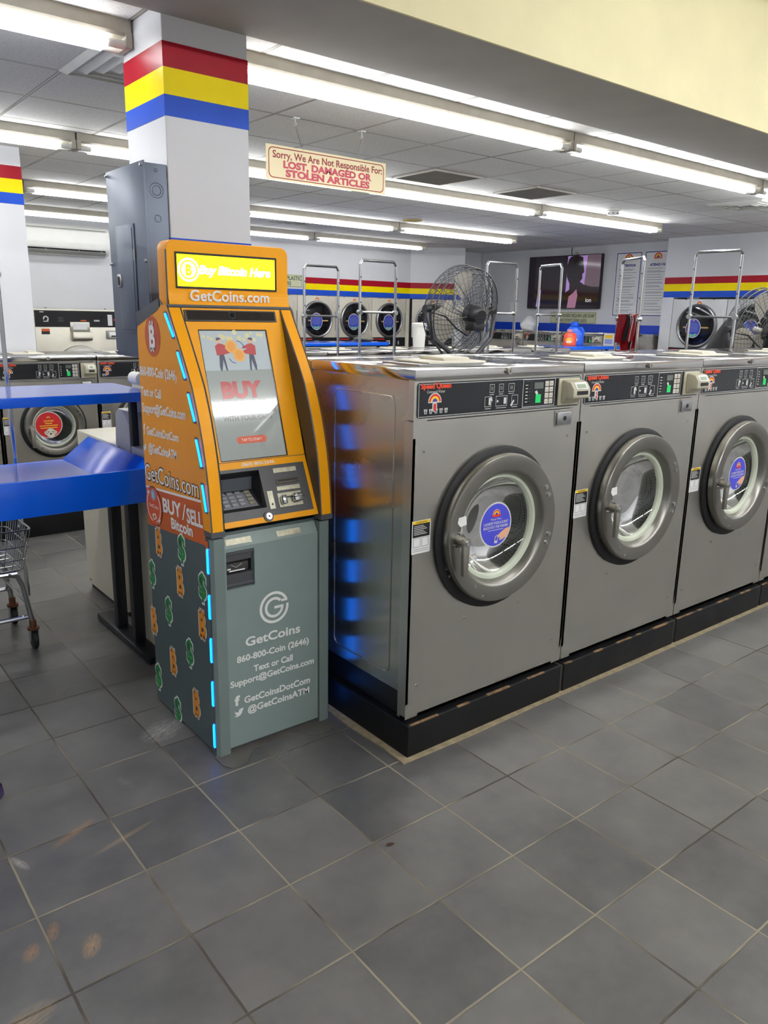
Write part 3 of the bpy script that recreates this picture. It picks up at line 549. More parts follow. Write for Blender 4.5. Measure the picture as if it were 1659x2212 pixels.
# side vinyl
def side_panel(x, sgn, nm):
    q = G(); o = V((x, 0, 0)); r = V((0, -1, 0)) if sgn < 0 else V((0, 1, 0))
    def P(pts, m, lift=0.0): q.poly([((-y if sgn < 0 else y), z) for y, z in pts], o, r, Z, m, lift)
    L0, L1, L2 = ((.667, .772), (.148, .808)), ((.667, .922), (.166, .957)), ((.667, .930), (.168, .966))
    P([(.667, .012), (.148, .012)] + [L0[1], L0[0]], SLATE); P([L0[0], L0[1], L1[1], L1[0]], BRN); P([L1[0], L1[1], L2[1], L2[0]], VWH)
    P([L2[0], L2[1], (.176, 1.0), (.206, 1.10), (.25, 1.225), (.306, 1.347), (.37, 1.445), (.43, 1.545), (.449, 1.605), (.655, 1.540), (.664, 1.532)], ORS)
    P([(.664, 1.532), (.655, 1.540), (.449, 1.605), (.452, 1.64), (.667, 1.588)], CAPG, .001)
    return kb(q, nm, False)
sp = side_panel(kx0+.0045, -1, 'side_panel')
side_panel(kx1-.0045, 1, 'side_panel')
# vinyl print on the visible side: author in (y, z)
q = G(); o = V((kx0+.0045, 0, 0)); r = -Y; u = Z
def sy(y): return -y
q.poly([(sy(.523)+.072*math.cos(2*math.pi*k/40)*.95, 1.506+.072*math.sin(2*math.pi*k/40)) for k in range(40)], o, r, u, BTR, .001)
def bitcoin(c, h, m, lift, rot=-.0, sx=1.0, edge=None):
    ww = h*.62*sx
    def one(mm, e, lf):
        q.text('B', (sy(c[0])-ww/2-e*.5, c[1]-h/2-e*.3), ww+e, o, r, u, mm, h=h+e*.6, bold=.045, lift=lf)
        for dx in (-.16, .10):
            for z0, z1 in ((.46, .66), (-.66, -.46)): q.rect(sy(c[0])+(dx-.06)*ww/.62-e*.3, sy(c[0])+(dx+.06)*ww/.62+e*.3, c[1]+z0*h-e*.3, c[1]+z1*h+e*.3, o, r, u, mm, lf)
    if edge: one(edge, .012, lift)
    one(m, 0, lift+.0008)
def dollar(c, h, m, lift, edge):
    ww = h*.50
    q.text('$', (sy(c[0])-ww/2-.005, c[1]-h*.42-.004), ww+.012, o, r, u, edge, h=h*.76+.008, bold=.05, lift=lift)
    q.text('$', (sy(c[0])-ww/2, c[1]-h*.42), ww, o, r, u, m, h=h*.76, bold=.03, lift=lift+.0008)
q.build('round_emblem', sp, False); q = G(); bitcoin((.523, 1.506), .083, VWH, .0016); q.build('bitcoin_symbol', sp, False)
q = G(); q.text('860-800-Coin (2646)', (sy(.657), 1.360), .33, o, r, u, VWH, h=.033, bold=.034, lift=.001, rot=.012); q.build('lettering', sp, False)
q = G(); q.text('Text or Call', (sy(.657), 1.285), .186, o, r, u, VWH, h=.031, bold=.034, lift=.001, rot=.012); q.build('lettering', sp, False)
q = G(); q.text('Support@GetCoins.com', (sy(.654), 1.222), .385, o, r, u, VWH, h=.033, bold=.034, lift=.001, rot=.03); q.build('lettering', sp, False)
q = G(); q.text('f', (sy(.655), 1.135), .019, o, r, u, VWH, h=.04, bold=.03, lift=.001); q.text('GetCoinsDotCom', (sy(.624), 1.138), .288, o, r, u, VWH, h=.03, bold=.034, lift=.001, rot=.03); q.build('lettering', sp, False)
def bird(q, cx, cz, s, o, r, u, m, lift):
    q.poly([(cx+a*s, cz+b*s) for a, b in [(-1, .55), (-.55, .15), (0, .05), (0, .35), (.25, .62), (.6, .6), (1.0, .78), (.8, .45), (.98, .3), (.74, .2), (.6, -.3), (.2, -.68), (-.35, -.8), (-1, -.62), (-.6, -.55), (-.35, -.42), (-.75, -.25), (-.5, -.2), (-.92, .1), (-.6, .08)]], o, r, u, m, lift)
q = G(); bird(q, sy(.652), 1.085, .019, o, r, u, VWH, .001); q.text('@GetCoinsATM', (sy(.615), 1.072), .258, o, r, u, VWH, h=.032, bold=.034, lift=.001, rot=.03); q.build('lettering', sp, False)
q = G(); q.text('GetCoins.com', (sy(.664), .956), .480, o, r, u, INK, h=.066, bold=.03, lift=.001, rot=.03); q.text('GetCoins.com', (sy(.661), .958), .474, o, r, u, VWH, h=.062, bold=.005, lift=.0016, rot=.03); q.build('lettering', sp, False)
q = G(); q.text('BUY', (sy(.505), .858), .165, o, r, u, VWH, h=.052, bold=.034, lift=.001, rot=.06); q.text('/', (sy(.335), .862), .036, o, r, u, VWH, h=.062, lift=.001, rot=.03); q.text('SELL', (sy(.295), .861), .130, o, r, u, VWH, h=.052, bold=.034, lift=.001, rot=.06); q.build('lettering', sp, False)
q = G(); q.text('Bitcoin', (sy(.435), .808), .185, o, r, u, VWH, h=.040, bold=.034, lift=.001, rot=.05); q.build('lettering', sp, False)
q = G(); cc = (sy(.592), .860)
q.circle(cc, .079, o, r, u, INK, .0012); q.circle(cc, .076, o, r, u, mat('tangerine_badge', (226, 92, 34), .42), .0018)
q.band(cc, .060, .066, 120, 255, o, r, u, VWH, .0022); q.band(cc, .060, .066, -70, 50, o, r, u, VWH, .0022)
q.poly([(cc[0]-.062, cc[1]+.04), (cc[0]-.044, cc[1]+.046), (cc[0]-.046, cc[1]+.066)], o, r, u, VWH, .0022); q.poly([(cc[0]+.062, cc[1]-.04), (cc[0]+.044, cc[1]-.046), (cc[0]+.046, cc[1]-.066)], o, r, u, VWH, .0022)
q.circle((cc[0], cc[1]+.045), .022, o, r, u, mat('pale_blue_coin_print', (130, 176, 200), .45), .0022); q.text('B', (cc[0], cc[1]+.034), .014, o, r, u, VWH, h=.022, lift=.0028, align='C'); q.text('GetCoins', (cc[0], cc[1]-.006), .09, o, r, u, VWH, h=.014, bold=.01, lift=.0024, align='C')
q.poly([(cc[0]-.018, cc[1]-.035), (cc[0]+.012, cc[1]-.026), (cc[0]+.026, cc[1]-.044), (cc[0]-.004, cc[1]-.056)], o, r, u, VWH, .0024); q.circle((cc[0]+.004, cc[1]-.041), .008, o, r, u, BRN, .003)
q.build('round_badge', sp, False)
for c in ((.562, .722), (.378, .610), (.655, .362), (.200, .497), (.478, .247), (.279, .148)): q = G(); bitcoin(c, .088, BTO, .001, edge=VWH); q.build('bitcoin_symbol', sp, False)
for c in ((.352, .757), (.648, .581), (.188, .655), (.500, .468), (.320, .355), (.641, .131), (.459, .055)): q = G(); dollar(c, .118, DGR, .001, VWH); q.build('dollar_symbol', sp, False)
# corner posts, upper (orange) and lower (grey)
for x0, x1, nm in ((kx0, kx0+.052, -1), (kx1-.052, kx1, 1)):
    g = G(); pts = CUR[::-1]+INN[::-1]
    vin = [(.158, .8662)]+[p for p in INN if True]
    n = len(CUR); xa, xb = x0, x1
    if nm > 0: pass
    # outer and inner cheeks, front band
    poly = CUR+[(.15, .865)]+INN[1:]
    def cheek(x, m, rev): 
        q2 = [(x, a, b) for a, b in poly]; g.faces(q2[::-1] if rev else q2, [tuple(range(len(q2)))], m)
    cheek(x0, ORS if nm < 0 else DKBR, False); cheek(x1, DKBR if nm < 0 else ORS, True)
    for (a, b), (c, d_) in zip(CUR, CUR[1:]):
        e = .006
        g.faces([(x0+e, a-.0, b), (x0+e, c, d_), (x1-e, c, d_), (x1-e, a, b)], [(0, 1, 2, 3)], ORF)
        for u0, u1 in ((x0, x0+e), (x1-e, x1)): g.faces([(u0, a+(.003 if u0 == x0 else 0), b), (u0, c+(.003 if u0 == x0 else 0), d_), (u1, c+(.003 if u1 == x1 else 0), d_), (u1, a+(.003 if u1 == x1 else 0), b)], [(0, 1, 2, 3)], TRIMG)
    ob = INN
    for (a, b), (c, d_) in zip([(.15, .865)]+INN[1:-1], INN[1:]): g.faces([(x0, a, b), (x1, a, b), (x1, c, d_), (x0, c, d_)], [(0, 1, 2, 3)], DKBR)
    g.box(x0, x1, .094, .152, .846, .866, TRIMG)
    po = kb(g, 'upper_post')
    # led segments on the outer cheek
    xs = x0-.001 if nm < 0 else x1+.001; yo = 0 if nm < 0 else .03
    for (a, b), (c, d_) in (((.373, 1.587), (.313, 1.512)), ((.285, 1.460), (.234, 1.377)), ((.214, 1.325), (.172, 1.238)), ((.166, 1.176), (.133, 1.089)), ((.133, 1.025), (.110, .937))):
        g = G(); dv = V((0, c-a, d_-b)).normalized(); pv = V((0, dv.z, -dv.y))*.010*(-1)
        A = V((xs, a+.012+yo, b)); B = V((xs, c+.012+yo, d_)); w2 = V((0, .0075, 0))
        rim = [A+V((0, .002, .008))-w2*1.5, B+V((0, .002, -.008))-w2*1.5, B+V((0, .004, -.008))+w2*1.7, A+V((0, .004, .008))+w2*1.7]
        g.faces(rim, [(0, 1, 2, 3)], DKG); xo = V((-.002 if nm < 0 else .002, 0, 0)); n0 = len(g.bm.verts)
        g.tube([A+xo*.4, A+(B-A)*.02+xo, A+(B-A)*.98+xo, B+xo*.4], .0042, LED, 10); g.build('light_strip', kt, True, off)
    g = G(); g.prism([(x0+.003, .146), (x0, .140), (x0+.001 if nm < 0 else x0, .118), (x0+.012 if nm < 0 else x0, .105), (x1 if nm < 0 else x1-.012, .105), (x1 if nm < 0 else x1-.001, .118), (x1, .140), (x1-.003, .152), (x0+.003, .152)], 'z', .004, .838, POSTG, 0); lp = kb(g, 'lower_post', False)
    if nm < 0:
        g = G(); g.poly([(-.140, .004), (-.118, .004), (-.118, .838), (-.140, .838)], (x0-.0006, 0, 0), -Y, Z, SLATE, .0008); g.poly([(-.140, .772), (-.119, .775), (-.119, .832), (-.140, .829)], (x0-.0006, 0, 0), -Y, Z, BRN, .0016); kb(g, 'post_vinyl', False)
    for zt, zb in ((.735, .648), (.580, .492), (.420, .330), (.255, .160), (.088, -.0)) if False else ((.804, .714), (.635, .546), (.472, .380), (.305, .208), (.134, .040)):
        g = G(); g.tube([(xs+(-.0005 if nm < 0 else .0005), .124+yo, zt), (xs+(-.0025 if nm < 0 else .0025), .124+yo, zt-.006), (xs+(-.0025 if nm < 0 else .0025), .124+yo, zb+.006), (xs+(-.0005 if nm < 0 else .0005), .124+yo, zb)], .0042, LED, 10); g.build('light_strip', kt, True, off)
# sloping screen panel: local frame (x, down the slope)
def slope(p0, p1):
    t = (V((0, p1[0]-p0[0], p1[1]-p0[1]))).normalized(); return V((0, p0[0], p0[1])), -t    # up vector
S0, SU = slope((.375, 1.61), (.205, 1.08)); SL = .5566
g = G(); n = X.cross(SU); A = S0; B = S0-SU*SL
def slab(g, x0, x1, v0, v1, o, up, m, front=0.0, back=-.02, bev=0.0):
    nn = X.cross(up); c = []
    for dd in (front, back):
        for xx, vv in ((x0, v0), (x1, v0), (x1, v1), (x0, v1)): c.append(o+X*xx-up*vv+nn*dd)
    fs = g.faces(c, [(0, 3, 2, 1), (4, 5, 6, 7), (0, 1, 5, 4), (1, 2, 6, 5), (2, 3, 7, 6), (3, 0, 4, 7)], m); bmesh.ops.recalc_face_normals(g.bm, faces=fs)
    if bev: g._bev(fs, bev, 2, m)
xi0, xi1 = kx0+.052, kx1-.052
for args in ((xi0, xi1, -.005, .078), (xi0, .845, .078, .553), (1.121, xi1, .078, .553), (xi0, xi1, .553, SL)): slab(g, *args, S0, SU, ORF)
slab(g, xi0, xi1, SL-.0015, SL+.001, S0, SU, DKBR, .0005); fp = kb(g, 'screen_fascia')
g = G(); slab(g, .803, 1.172, .008, .050, S0, SU, DKBR, .004, -.004, .003); slab(g, .812, 1.163, .013, .045, S0, SU, mat('smoked_glass', (38, 32, 28), .12), .0055, .003)
g.cyl(S0+X*.986-SU*.027+n*.005, S0+X*.986-SU*.027+n*.007, .016, BLACKP, 20); g.cyl(S0+X*.986-SU*.027+n*.007, S0+X*.986-SU*.027+n*.008, .009, mat('camera_lens', (10, 10, 16), .05), 16); g.build('camera_bar', fp)
# display
def scr(nm, rgb, e=.2): return mat('screen_'+nm, rgb, .06, var=.02, emit=e, spec=.8)
SC_BG = scr('pale', (176, 186, 190)); SC_LO = scr('grey', (150, 156, 152)); SC_R = scr('red', (178, 84, 86)); SC_O = scr('coin', (224, 168, 96)); SC_K = scr('dark', (88, 90, 104)); SC_Y = scr('faint_coin', (206, 200, 160)); SC_T = scr('text', (116, 112, 110)); SC_B = scr('button', (204, 104, 84)); SC_S = scr('skin', (214, 170, 150)); SC_W = scr('button_text', (236, 226, 216)); SC_V = scr('arrow', (84, 78, 140))
g = G(); sx0, sx1, v0, v1 = .8455, 1.1205, .0785, .5525
slab(g, sx0, sx1, v0, v1, S0, SU, BLACKP, -.002, -.012)
o = S0-n*.001
def R(x0, x1, a, b, m, lf=.0): g.rect(x0, x1, -b, -a, o, X, SU, m, lf)
R(sx0+.003, sx1-.006, v0+.004, .226, SC_BG); R(sx0+.003, sx1-.006, .226, v1-.003, SC_LO)
rr_ = random.Random(3)
for k in range(16): g.circle((sx0+.018+.0155*k+rr_.uniform(-.004, .004), -(.095+rr_.uniform(-.008, .022))), rr_.uniform(.005, .010), o, X, SU, SC_Y, .0003, 14)
for px, flip in ((.922, 1), (1.040, -1)):
    def F(a): return px+a*flip
    g.poly([(F(-.016), -.212), (F(-.010), -.168), (F(.008), -.168), (F(.012), -.2), (F(.014), -.228), (F(.008), -.228), (F(.002), -.188), (F(-.008), -.228), (F(-.014), -.228)], o, X, SU, SC_K, .0006)
    g.poly([(F(-.02), -.172), (F(-.022), -.138), (F(-.008), -.128), (F(.006), -.13), (F(.032), -.142), (F(.034), -.148), (F(.012), -.146), (F(.03), -.156), (F(.032), -.163), (F(.014), -.168)], o, X, SU, SC_R, .0009)
    g.circle((F(-.004), -.119), .009, o, X, SU, SC_S, .001, 16); g.poly([(F(-.015), -.118), (F(-.013), -.108), (F(.0), -.107), (F(.006), -.112), (F(-.006), -.117)], o, X, SU, SC_K, .0013)
for c in ((.963, .140), (.990, .172)): g.circle((c[0], -c[1]), .0235, o, X, SU, SC_O, .0016); g.circle((c[0], -c[1]), .0165, o, X, SU, scr('coin_inner', (216, 154, 84)), .0019)
g.tube([o+X*a-SU*b+n*.001 for a, b in ((.948, .183), (.957, .196), (.972, .201))], .0012, SC_V, 6); g.tube([o+X*a-SU*b+n*.001 for a, b in ((1.018, .142), (1.005, .125), (.99, .118))], .0012, SC_V, 6)
g.text('BUY', (.897, -.325), .163, o, X, SU, SC_R, h=.055, bold=.06, lift=.0006); g.text('BITCOIN', (.859, -.383), .245, o, X, SU, SC_T, h=.046, bold=.05, lift=.0006); g.text('WITH YOUR CASH', (.883, -.410), .198, o, X, SU, SC_T, h=.018, bold=.03, lift=.0006)
g.poly([(p[0], p[1]) for p in rrect(.922, 1.044, -.494, -.468, .0125)], o, X, SU, SC_B, .0006); g.text('TAP TO START', (.983, -.486), .082, o, X, SU, SC_W, h=.010, lift=.001, align='C')
g.build('screen', fp, False)
# lower keypad fascia
K0, KU = slope((.205, 1.08), (.112, .868)); KL = .2315; kn = X.cross(KU)
g = G()
for args, m in (((xi0, xi1, -.0, .026), ORF), ((xi0, xi1, .211, KL), ORF), ((1.178, xi1, .026, .211), ORF), ((.985, 1.178, .026, .211), DKG), ((xi0, .985, .026, .038), DKG), ((xi0, .985, .178, .211), DKG), ((xi0, .806, .038, .178), DKG)): slab(g, *args, K0, KU, m)
# recessed keypad pocket
o2 = K0
def PT(x, v, d): return K0+X*x-KU*v+kn*d
c = [PT(.806, .038, 0), PT(.985, .038, 0), PT(.985, .178, 0), PT(.806, .178, 0)]; e_ = [PT(.812, .060, -.075), PT(.968, .060, -.075), PT(.975, .172, -.012), PT(.812, .172, -.012)]
g.faces(c+e_, [(0, 1, 5, 4), (1, 2, 6, 5), (2, 3, 7, 6), (3, 0, 4, 7), (4, 5, 6, 7)], mat('pocket_black', (34, 33, 35), .4)); kf = kb(g, 'keypad_fascia', False)
ku = (e_[0]-e_[3]).normalized(); kx = X; kl = (e_[0]-e_[3]).length; kno = kx.cross(ku); ko = e_[3]
g = G(); pl = [(.006, .006), (.150, .006), (.142, kl*.60), (.012, kl*.60)]
g.poly(pl, ko, kx, ku, mat('keypad_plate', (142, 144, 152), .38, .4), .003)
for i in range(4):
    for j in range(4):
        a = .017+.031*i+(.006 if i == 3 else 0); b = .014+kl*.135*j
        if i < 3 or True:
            cs = [(a, b), (a+.024, b), (a+.023, b+kl*.10), (a+.001, b+kl*.10)]
            vs = [ko+kx*p[0]+ku*p[1]+kno*.004 for p in cs]+[ko+kx*(p[0]*.9+.1*(a+.012))+ku*(p[1]*.9+.1*(b+kl*.05))+kno*.008 for p in cs]
            g.faces(vs, [(4, 5, 6, 7), (0, 1, 5, 4), (1, 2, 6, 5), (2, 3, 7, 6), (3, 0, 4, 7)], mat('keypad_keys', (182, 184, 192), .3, .5) if i < 3 else METL)
g.text('1 6', (.035, kl*.80), .045, ko+kno*.002, kx, ku, WHITEP, h=.012, lift=.002) if False else None
g.frame(.03, .075, kl*.80, kl*.93, .0012, ko, kx, ku, WHITEP, .003); g.rect(.036, .039, kl*.83, kl*.90, ko, kx, ku, WHITEP, .0035); g.rect(.060, .070, kl*.83, kl*.90, ko, kx, ku, WHITEP, .0035)
g.build('keypad', kf, False)
g = G(); slab(g, 1.043, 1.140, .040, .057, K0, KU, METL, .0015, 0); g.build('metal_label', kf, False); g = G(); slab(g, 1.042, 1.140, .109, .124, K0, KU, METL, .0015, 0); g.build('metal_label', kf, False)
g = G(); slab(g, 1.044, 1.142, .080, .100, K0, KU, DKBR, .003, 0, .001); slab(g, 1.052, 1.136, .085, .091, K0, KU, INK, .0035, .002); g.build('receipt_slot', kf, False)
g = G(); slab(g, .998, 1.020, .121, .187, K0, KU, METL, .0015, 0); g.cyl(PT(1.010, .170, .001), PT(1.010, .170, .0022), .004, INK, 12); g.build('camera_plate', kf, False)
g = G(); slab(g, 1.038, 1.138, .134, .186, K0, KU, METL, .002, 0); slab(g, 1.046, 1.066, .144, .178, K0, KU, CHROME, .022, .001, .006); slab(g, 1.094, 1.134, .142, .174, K0, KU, CHROME, .026, .001, .008); slab(g, 1.064, 1.100, .150, .154, K0, KU, INK, .006, .001); slab(g, 1.096, 1.136, .156, .159, K0, KU, INK, .027, .02); g.build('card_reader', kf)
g = G(); g.cyl(PT(.982, .212, .0), PT(.982, .212, .006), .019, DKG, 24); g.cyl(PT(.982, .212, .006), PT(.982, .212, .009), .0125, GALV, 20); g.cyl(PT(.982, .212, .009), PT(.982, .212, .0095), .0035, INK, 10); g.build('lock', kf)
g = G(); g.text('(860) 800-2646', (.922, -.019), .134, K0, X, KU, VWH, h=.012, bold=.015, lift=.001); g.build('fascia_lettering', kf, False)
# sign box
g = G(); g.prism(rrect(kx0+.008, kx1-.006, 1.60, 1.834, .03), 'y', .387, .457, ORS, .004)
fr = [(kx0+.008, 1.66)]
g.poly(rrect(kx0+.012, kx1-.010, 1.664, 1.830, .028), (0, .3865, 0), X, Z, ORF, .0008)
g.faces([(kx0+.012, .386, 1.70), (kx1-.010, .386, 1.70), (kx1-.010, .386, 1.664), (kx0+.012, .386, 1.664)], [(3, 2, 1, 0)], ORF)
for k in range(4):   # lip that curls forward under the sign
    za, zb = 1.668-.0125*k, 1.668-.0125*(k+1); ya = .3858-.010*(k/4)**2*1.0; yb = .3858-.010*((k+1)/4)**2
    g.faces([(kx0+.012, ya, za), (kx1-.008, ya, za), (kx1-.006, yb, zb), (kx0+.012, yb, zb)], [(0, 3, 2, 1)], ORF)
g.tube([(kx0+.010, .3862, 1.66)]+[(a, .3862, b) for a, b in rrect(kx0+.010, kx1-.008, 1.62, 1.832, .03) if b > 1.70][::1]+[(kx1-.008, .3862, 1.66)] if False else [(kx0+.009, .386, z) for z in (1.62, 1.70, 1.80)], .003, TRIMG, 6)
g.box(kx0+.004, kx1-.004, .372, .40, 1.608, 1.62, DKG, .003); hd = kb(g, 'sign_box')
g = G()
for bx in ((.786, 1.187, 1.788, 1.795), (.786, 1.187, 1.674, 1.681), (.786, .792, 1.681, 1.788), (1.181, 1.187, 1.681, 1.788)): g.box(bx[0], bx[1], .383, .3885, bx[2], bx[3], BLACKP)
g.rect(.792, 1.181, 1.681, 1.788, (0, .3854, 0), X, Z, SIGN); oo = (0, .3852, 0)
g.band((.836, 1.737), .033, .040, 0, 360, oo, X, Z, SIGNW, 0, 40); g.circle((.836, 1.737), .027, oo, X, Z, SIGNW, 0); g.text('B', (.836, 1.720), .024, oo, X, Z, SIGN, h=.034, bold=.06, lift=.0004, align='C')
g.text('Buy Bitcoin Here', (.874, 1.726), .288, oo, X, Z, SIGNW, h=.028, bold=.05, shear=.25); g.build('lit_sign', hd, False)
g = G(); g.text('GetCoins.com', (.832, 1.634), .318, (0, .3772, 0), X, Z, VWH, h=.036, bold=.02, lift=.002); g.build('sign_lettering', hd, False)
# lower door
x0, x1 = kx0+.055, kx1-.055; g = G(); yf = kyf
sl = (.806, .918, .642, .781)
for bx in ((x0, sl[0], .02, .795), (sl[1], x1, .02, .795), (sl[0], sl[1], .02, sl[2]), (sl[0], sl[1], sl[3], .795)): g.box(bx[0], bx[1], yf, yf+.03, bx[2], bx[3], DOORG)
g.prism([(yf, .795), (yf+.024, .836), (yf+.05, .836), (yf+.05, .795)], 'x', x0, x1, DOORG); g.box(x0+.004, x1-.004, yf+.012, .15, .006, .02, DKG)
g.box(sl[0], sl[1], yf+.028, yf+.034, sl[2], sl[3], DKG); dd = kb(g, 'front_door', False)
g = G()
for za, zb, y_, m in ((.742, .778, .012, DKG), (.646, .694, .010, DKG), (.694, .742, .026, BLACKP), (.652, .660, .006, TRIMG), (.770, .7785, .004, TRIMG)): g.box(sl[0]+.001, sl[1]-.001, yf+y_, yf+.03, za, zb, m)
g.box(.812, .898, yf+.010, yf+.03, .702, .734, mat('bill_slot_dark', (62, 60, 60), .3), .003); g.rect(.822, .884, .704, .709, (0, yf+.0096, 0), X, Z, WHITEP); g.rect(.814, .828, .712, .717, (0, yf+.0096, 0), X, Z, WHITEP); g.tube([(.83, yf+.0095, .728), (.85, yf+.0095, .718), (.872, yf+.0095, .729)], .0006, WHITEP, 5)
g.build('bill_slot', dd)
so, su = V((0, yf, .795)), V((0, .024, .041)).normalized()
g = G(); g.rect(.810, .912, .010, .032, so, X, su, METL, .0015); g.build('metal_label', dd, False); g = G(); g.rect(1.018, 1.119, .010, .032, so, X, su, METL, .0015); g.build('metal_label', dd, False)
g = G(); o = V((0, yf, 0)); c = (.996, .537); nl = lambda n_='lettering': g.build(n_, dd, False)
g.band(c, .0515, .062, 24, 366, o, X, Z, VWH, .001, 48); g.band(c, .0295, .040, 40, 366, o, X, Z, VWH, .001, 36); g.rect(c[0]+.0, c[0]+.0395, c[1]-.006, c[1]+.0045, o, X, Z, VWH, .0012); g.rect(c[0]+.030, c[0]+.0566, c[1]+.0165, c[1]+.026, o, X, Z, VWH, .0012)
nl('emblem'); g = G(); g.text('GetCoins', (.873, .411), .236, o, X, Z, VWH, h=.034, bold=.025, lift=.001); nl(); g = G(); g.text('860-800-Coin (2646)', (.836, .355), .312, o, X, Z, VWH, h=.024, bold=.03, lift=.001); nl(); g = G(); g.text('Text or Call', (.904, .303), .170, o, X, Z, VWH, h=.024, bold=.03, lift=.001)
nl(); g = G(); g.text('Support@GetCoins.com', (.807, .264), .364, o, X, Z, VWH, h=.024, bold=.03, lift=.001); nl(); g = G(); g.text('f', (.822, .188), .022, o, X, Z, VWH, h=.036, bold=.05, lift=.001); g.text('GetCoinsDotCom', (.862, .186), .291, o, X, Z, VWH, h=.026, bold=.03, lift=.001)
nl(); g = G(); bird(g, .838, .157, .021, o, X, Z, VWH, .001); g.text('@GetCoinsATM', (.875, .143), .274, o, X, Z, VWH, h=.026, bold=.03, lift=.001); nl()
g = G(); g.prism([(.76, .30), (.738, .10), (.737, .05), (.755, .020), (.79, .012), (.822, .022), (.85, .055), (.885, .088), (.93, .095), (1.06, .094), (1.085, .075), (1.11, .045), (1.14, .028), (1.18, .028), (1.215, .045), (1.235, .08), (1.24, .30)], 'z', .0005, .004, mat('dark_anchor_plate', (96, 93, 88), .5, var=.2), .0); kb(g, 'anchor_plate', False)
# ---------------------------------------------------------------- breaker box on the column
BOXG = mat('grey_enamelled_steel', (104, 112, 126), .38, .5, var=.05, scale=4, rvar=.06)
bo = V((.95, 1.10, 1.40)); bt = thing('breaker_box', 'tall grey metal breaker box fixed to the striped column', 'electrical panel', bo)
g = G(); g.box(.908, 1.001, .905, 1.30, 1.405, 2.160, BOXG, .002)
for c, r_ in ((2.06, .028), (2.06, .018), (1.955, .013), (2.135, .006)):
    g.tube([(.955+r_*math.cos(t*math.pi/12), .9045, c+r_*math.sin(t*math.pi/12)) for t in range(24)], .0012, BOXG, 5, True)
g.build('housing', bt, True, -bo)
g = G(); g.box(.899, .908, .898, 1.305, 1.400, 2.166, BOXG, .0025)
for y, z in ((.91, 2.15), (1.293, 2.15), (.91, 1.79), (1.293, 1.79), (.91, 1.415), (1.293, 1.415)): g.cyl((.899, y, z), (.891, y, z), .0075, GALV, 12, .005)
g.build('front_cover', bt, True, -bo)
g = G(); g.box(.893, .899, 1.015, 1.215, 1.50, 1.94, BOXG, .002); g.box(.890, .8935, 1.03, 1.20, 1.515, 1.925, BOXG, .002); dq = g.build('door', bt, True, -bo)
g = G(); g.box(.884, .8935, 1.165, 1.205, 1.69, 1.745, GALV, .003); g.box(.882, .8845, 1.175, 1.192, 1.70, 1.735, INK); g.build('latch', dq)
g = G(); g.cyl((.893, 1.018, 1.80), (.893, 1.018, 1.84), .005, GALV, 10); g.cyl((.893, 1.018, 1.55), (.893, 1.018, 1.59), .005, GALV, 10); g.build('hinge', dq)
# ---------------------------------------------------------------- blue folding table with an upper shelf
LAM = mat('blue_laminate', (14, 104, 245), .16, var=.03, scale=3); LAMT = mat('blue_laminate_sheen', (84, 108, 204), .14, var=.04, scale=3); LEGB = mat('black_square_tube', (24, 26, 32), .4, var=.1)  # LAMT: same laminate paled, surface reflection put into the colour
def folding_table(label, loc, rz=0.0, L=2.4, group='blue folding tables'):
    # local: right end at x=0, running to -L; front at y=0
    t = thing('folding_table', label, 'folding table', loc, rz, group)
    g = G(); g.box(-L, 0, .0, .02, .776, .926, LAM, .003); g.box(-L, 0, .84, .86, .776, .846, LAM, .003); g.box(-L, -.0, .02, .84, .825, .845, LAMT)
    for sx in (-1, 1):
        xx = 0 if sx > 0 else -L; g.prism([(xx-sx*.135, .845), (xx+sx*.005, .955), (xx+sx*.018, .945), (xx+sx*.018, .80), (xx-sx*.135, .83)], 'y', .004, .856, LAM, .002)
    g.build('tray', t)
    g = G(); g.box(-L, .07, .11, .63, 1.205, 1.245, LAM, .003); g.box(-L+.004, .066, .115, .625, 1.2452, 1.2465, LAMT); g.build('upper_shelf', t)
    for xx in (.04, -.44, -L+.44, -L+.1):
        for yy in (.30,):
            g = G(); g.box(xx-.015, xx+.015, yy-.02, yy+.02, .845 if xx < 0 else .80, 1.206, LEGB, .003)
            if xx < 0: g.box(xx-.03, xx+.05, yy-.03, yy+.03, .845, .851, LEGB)
            else: g.box(.016, xx+.015, yy-.02, yy+.02, .80, .83, LEGB); g.build('shelf_support', t)
    for xx in (-.025, -L+.12):
        for yy in (.22, .45):
            g = G(); g.box(xx-.025, xx+.025, yy-.025, yy+.025, .036, .83, LEGB, .003); g.build('leg', t)
        g = G(); g.box(xx-.04, xx+.04, .0, .70, .004, .036, LEGB, .003); g.cyl((xx-.01, .66, 0), (xx-.01, .66, .006), .02, RUB, 12); g.cyl((xx-.01, .04, 0), (xx-.01, .04, .006), .02, RUB, 12); g.build('foot_rail', t)
    return t
folding_table('blue laminate folding table whose end meets the orange kiosk', (.915, 1.0, 0))
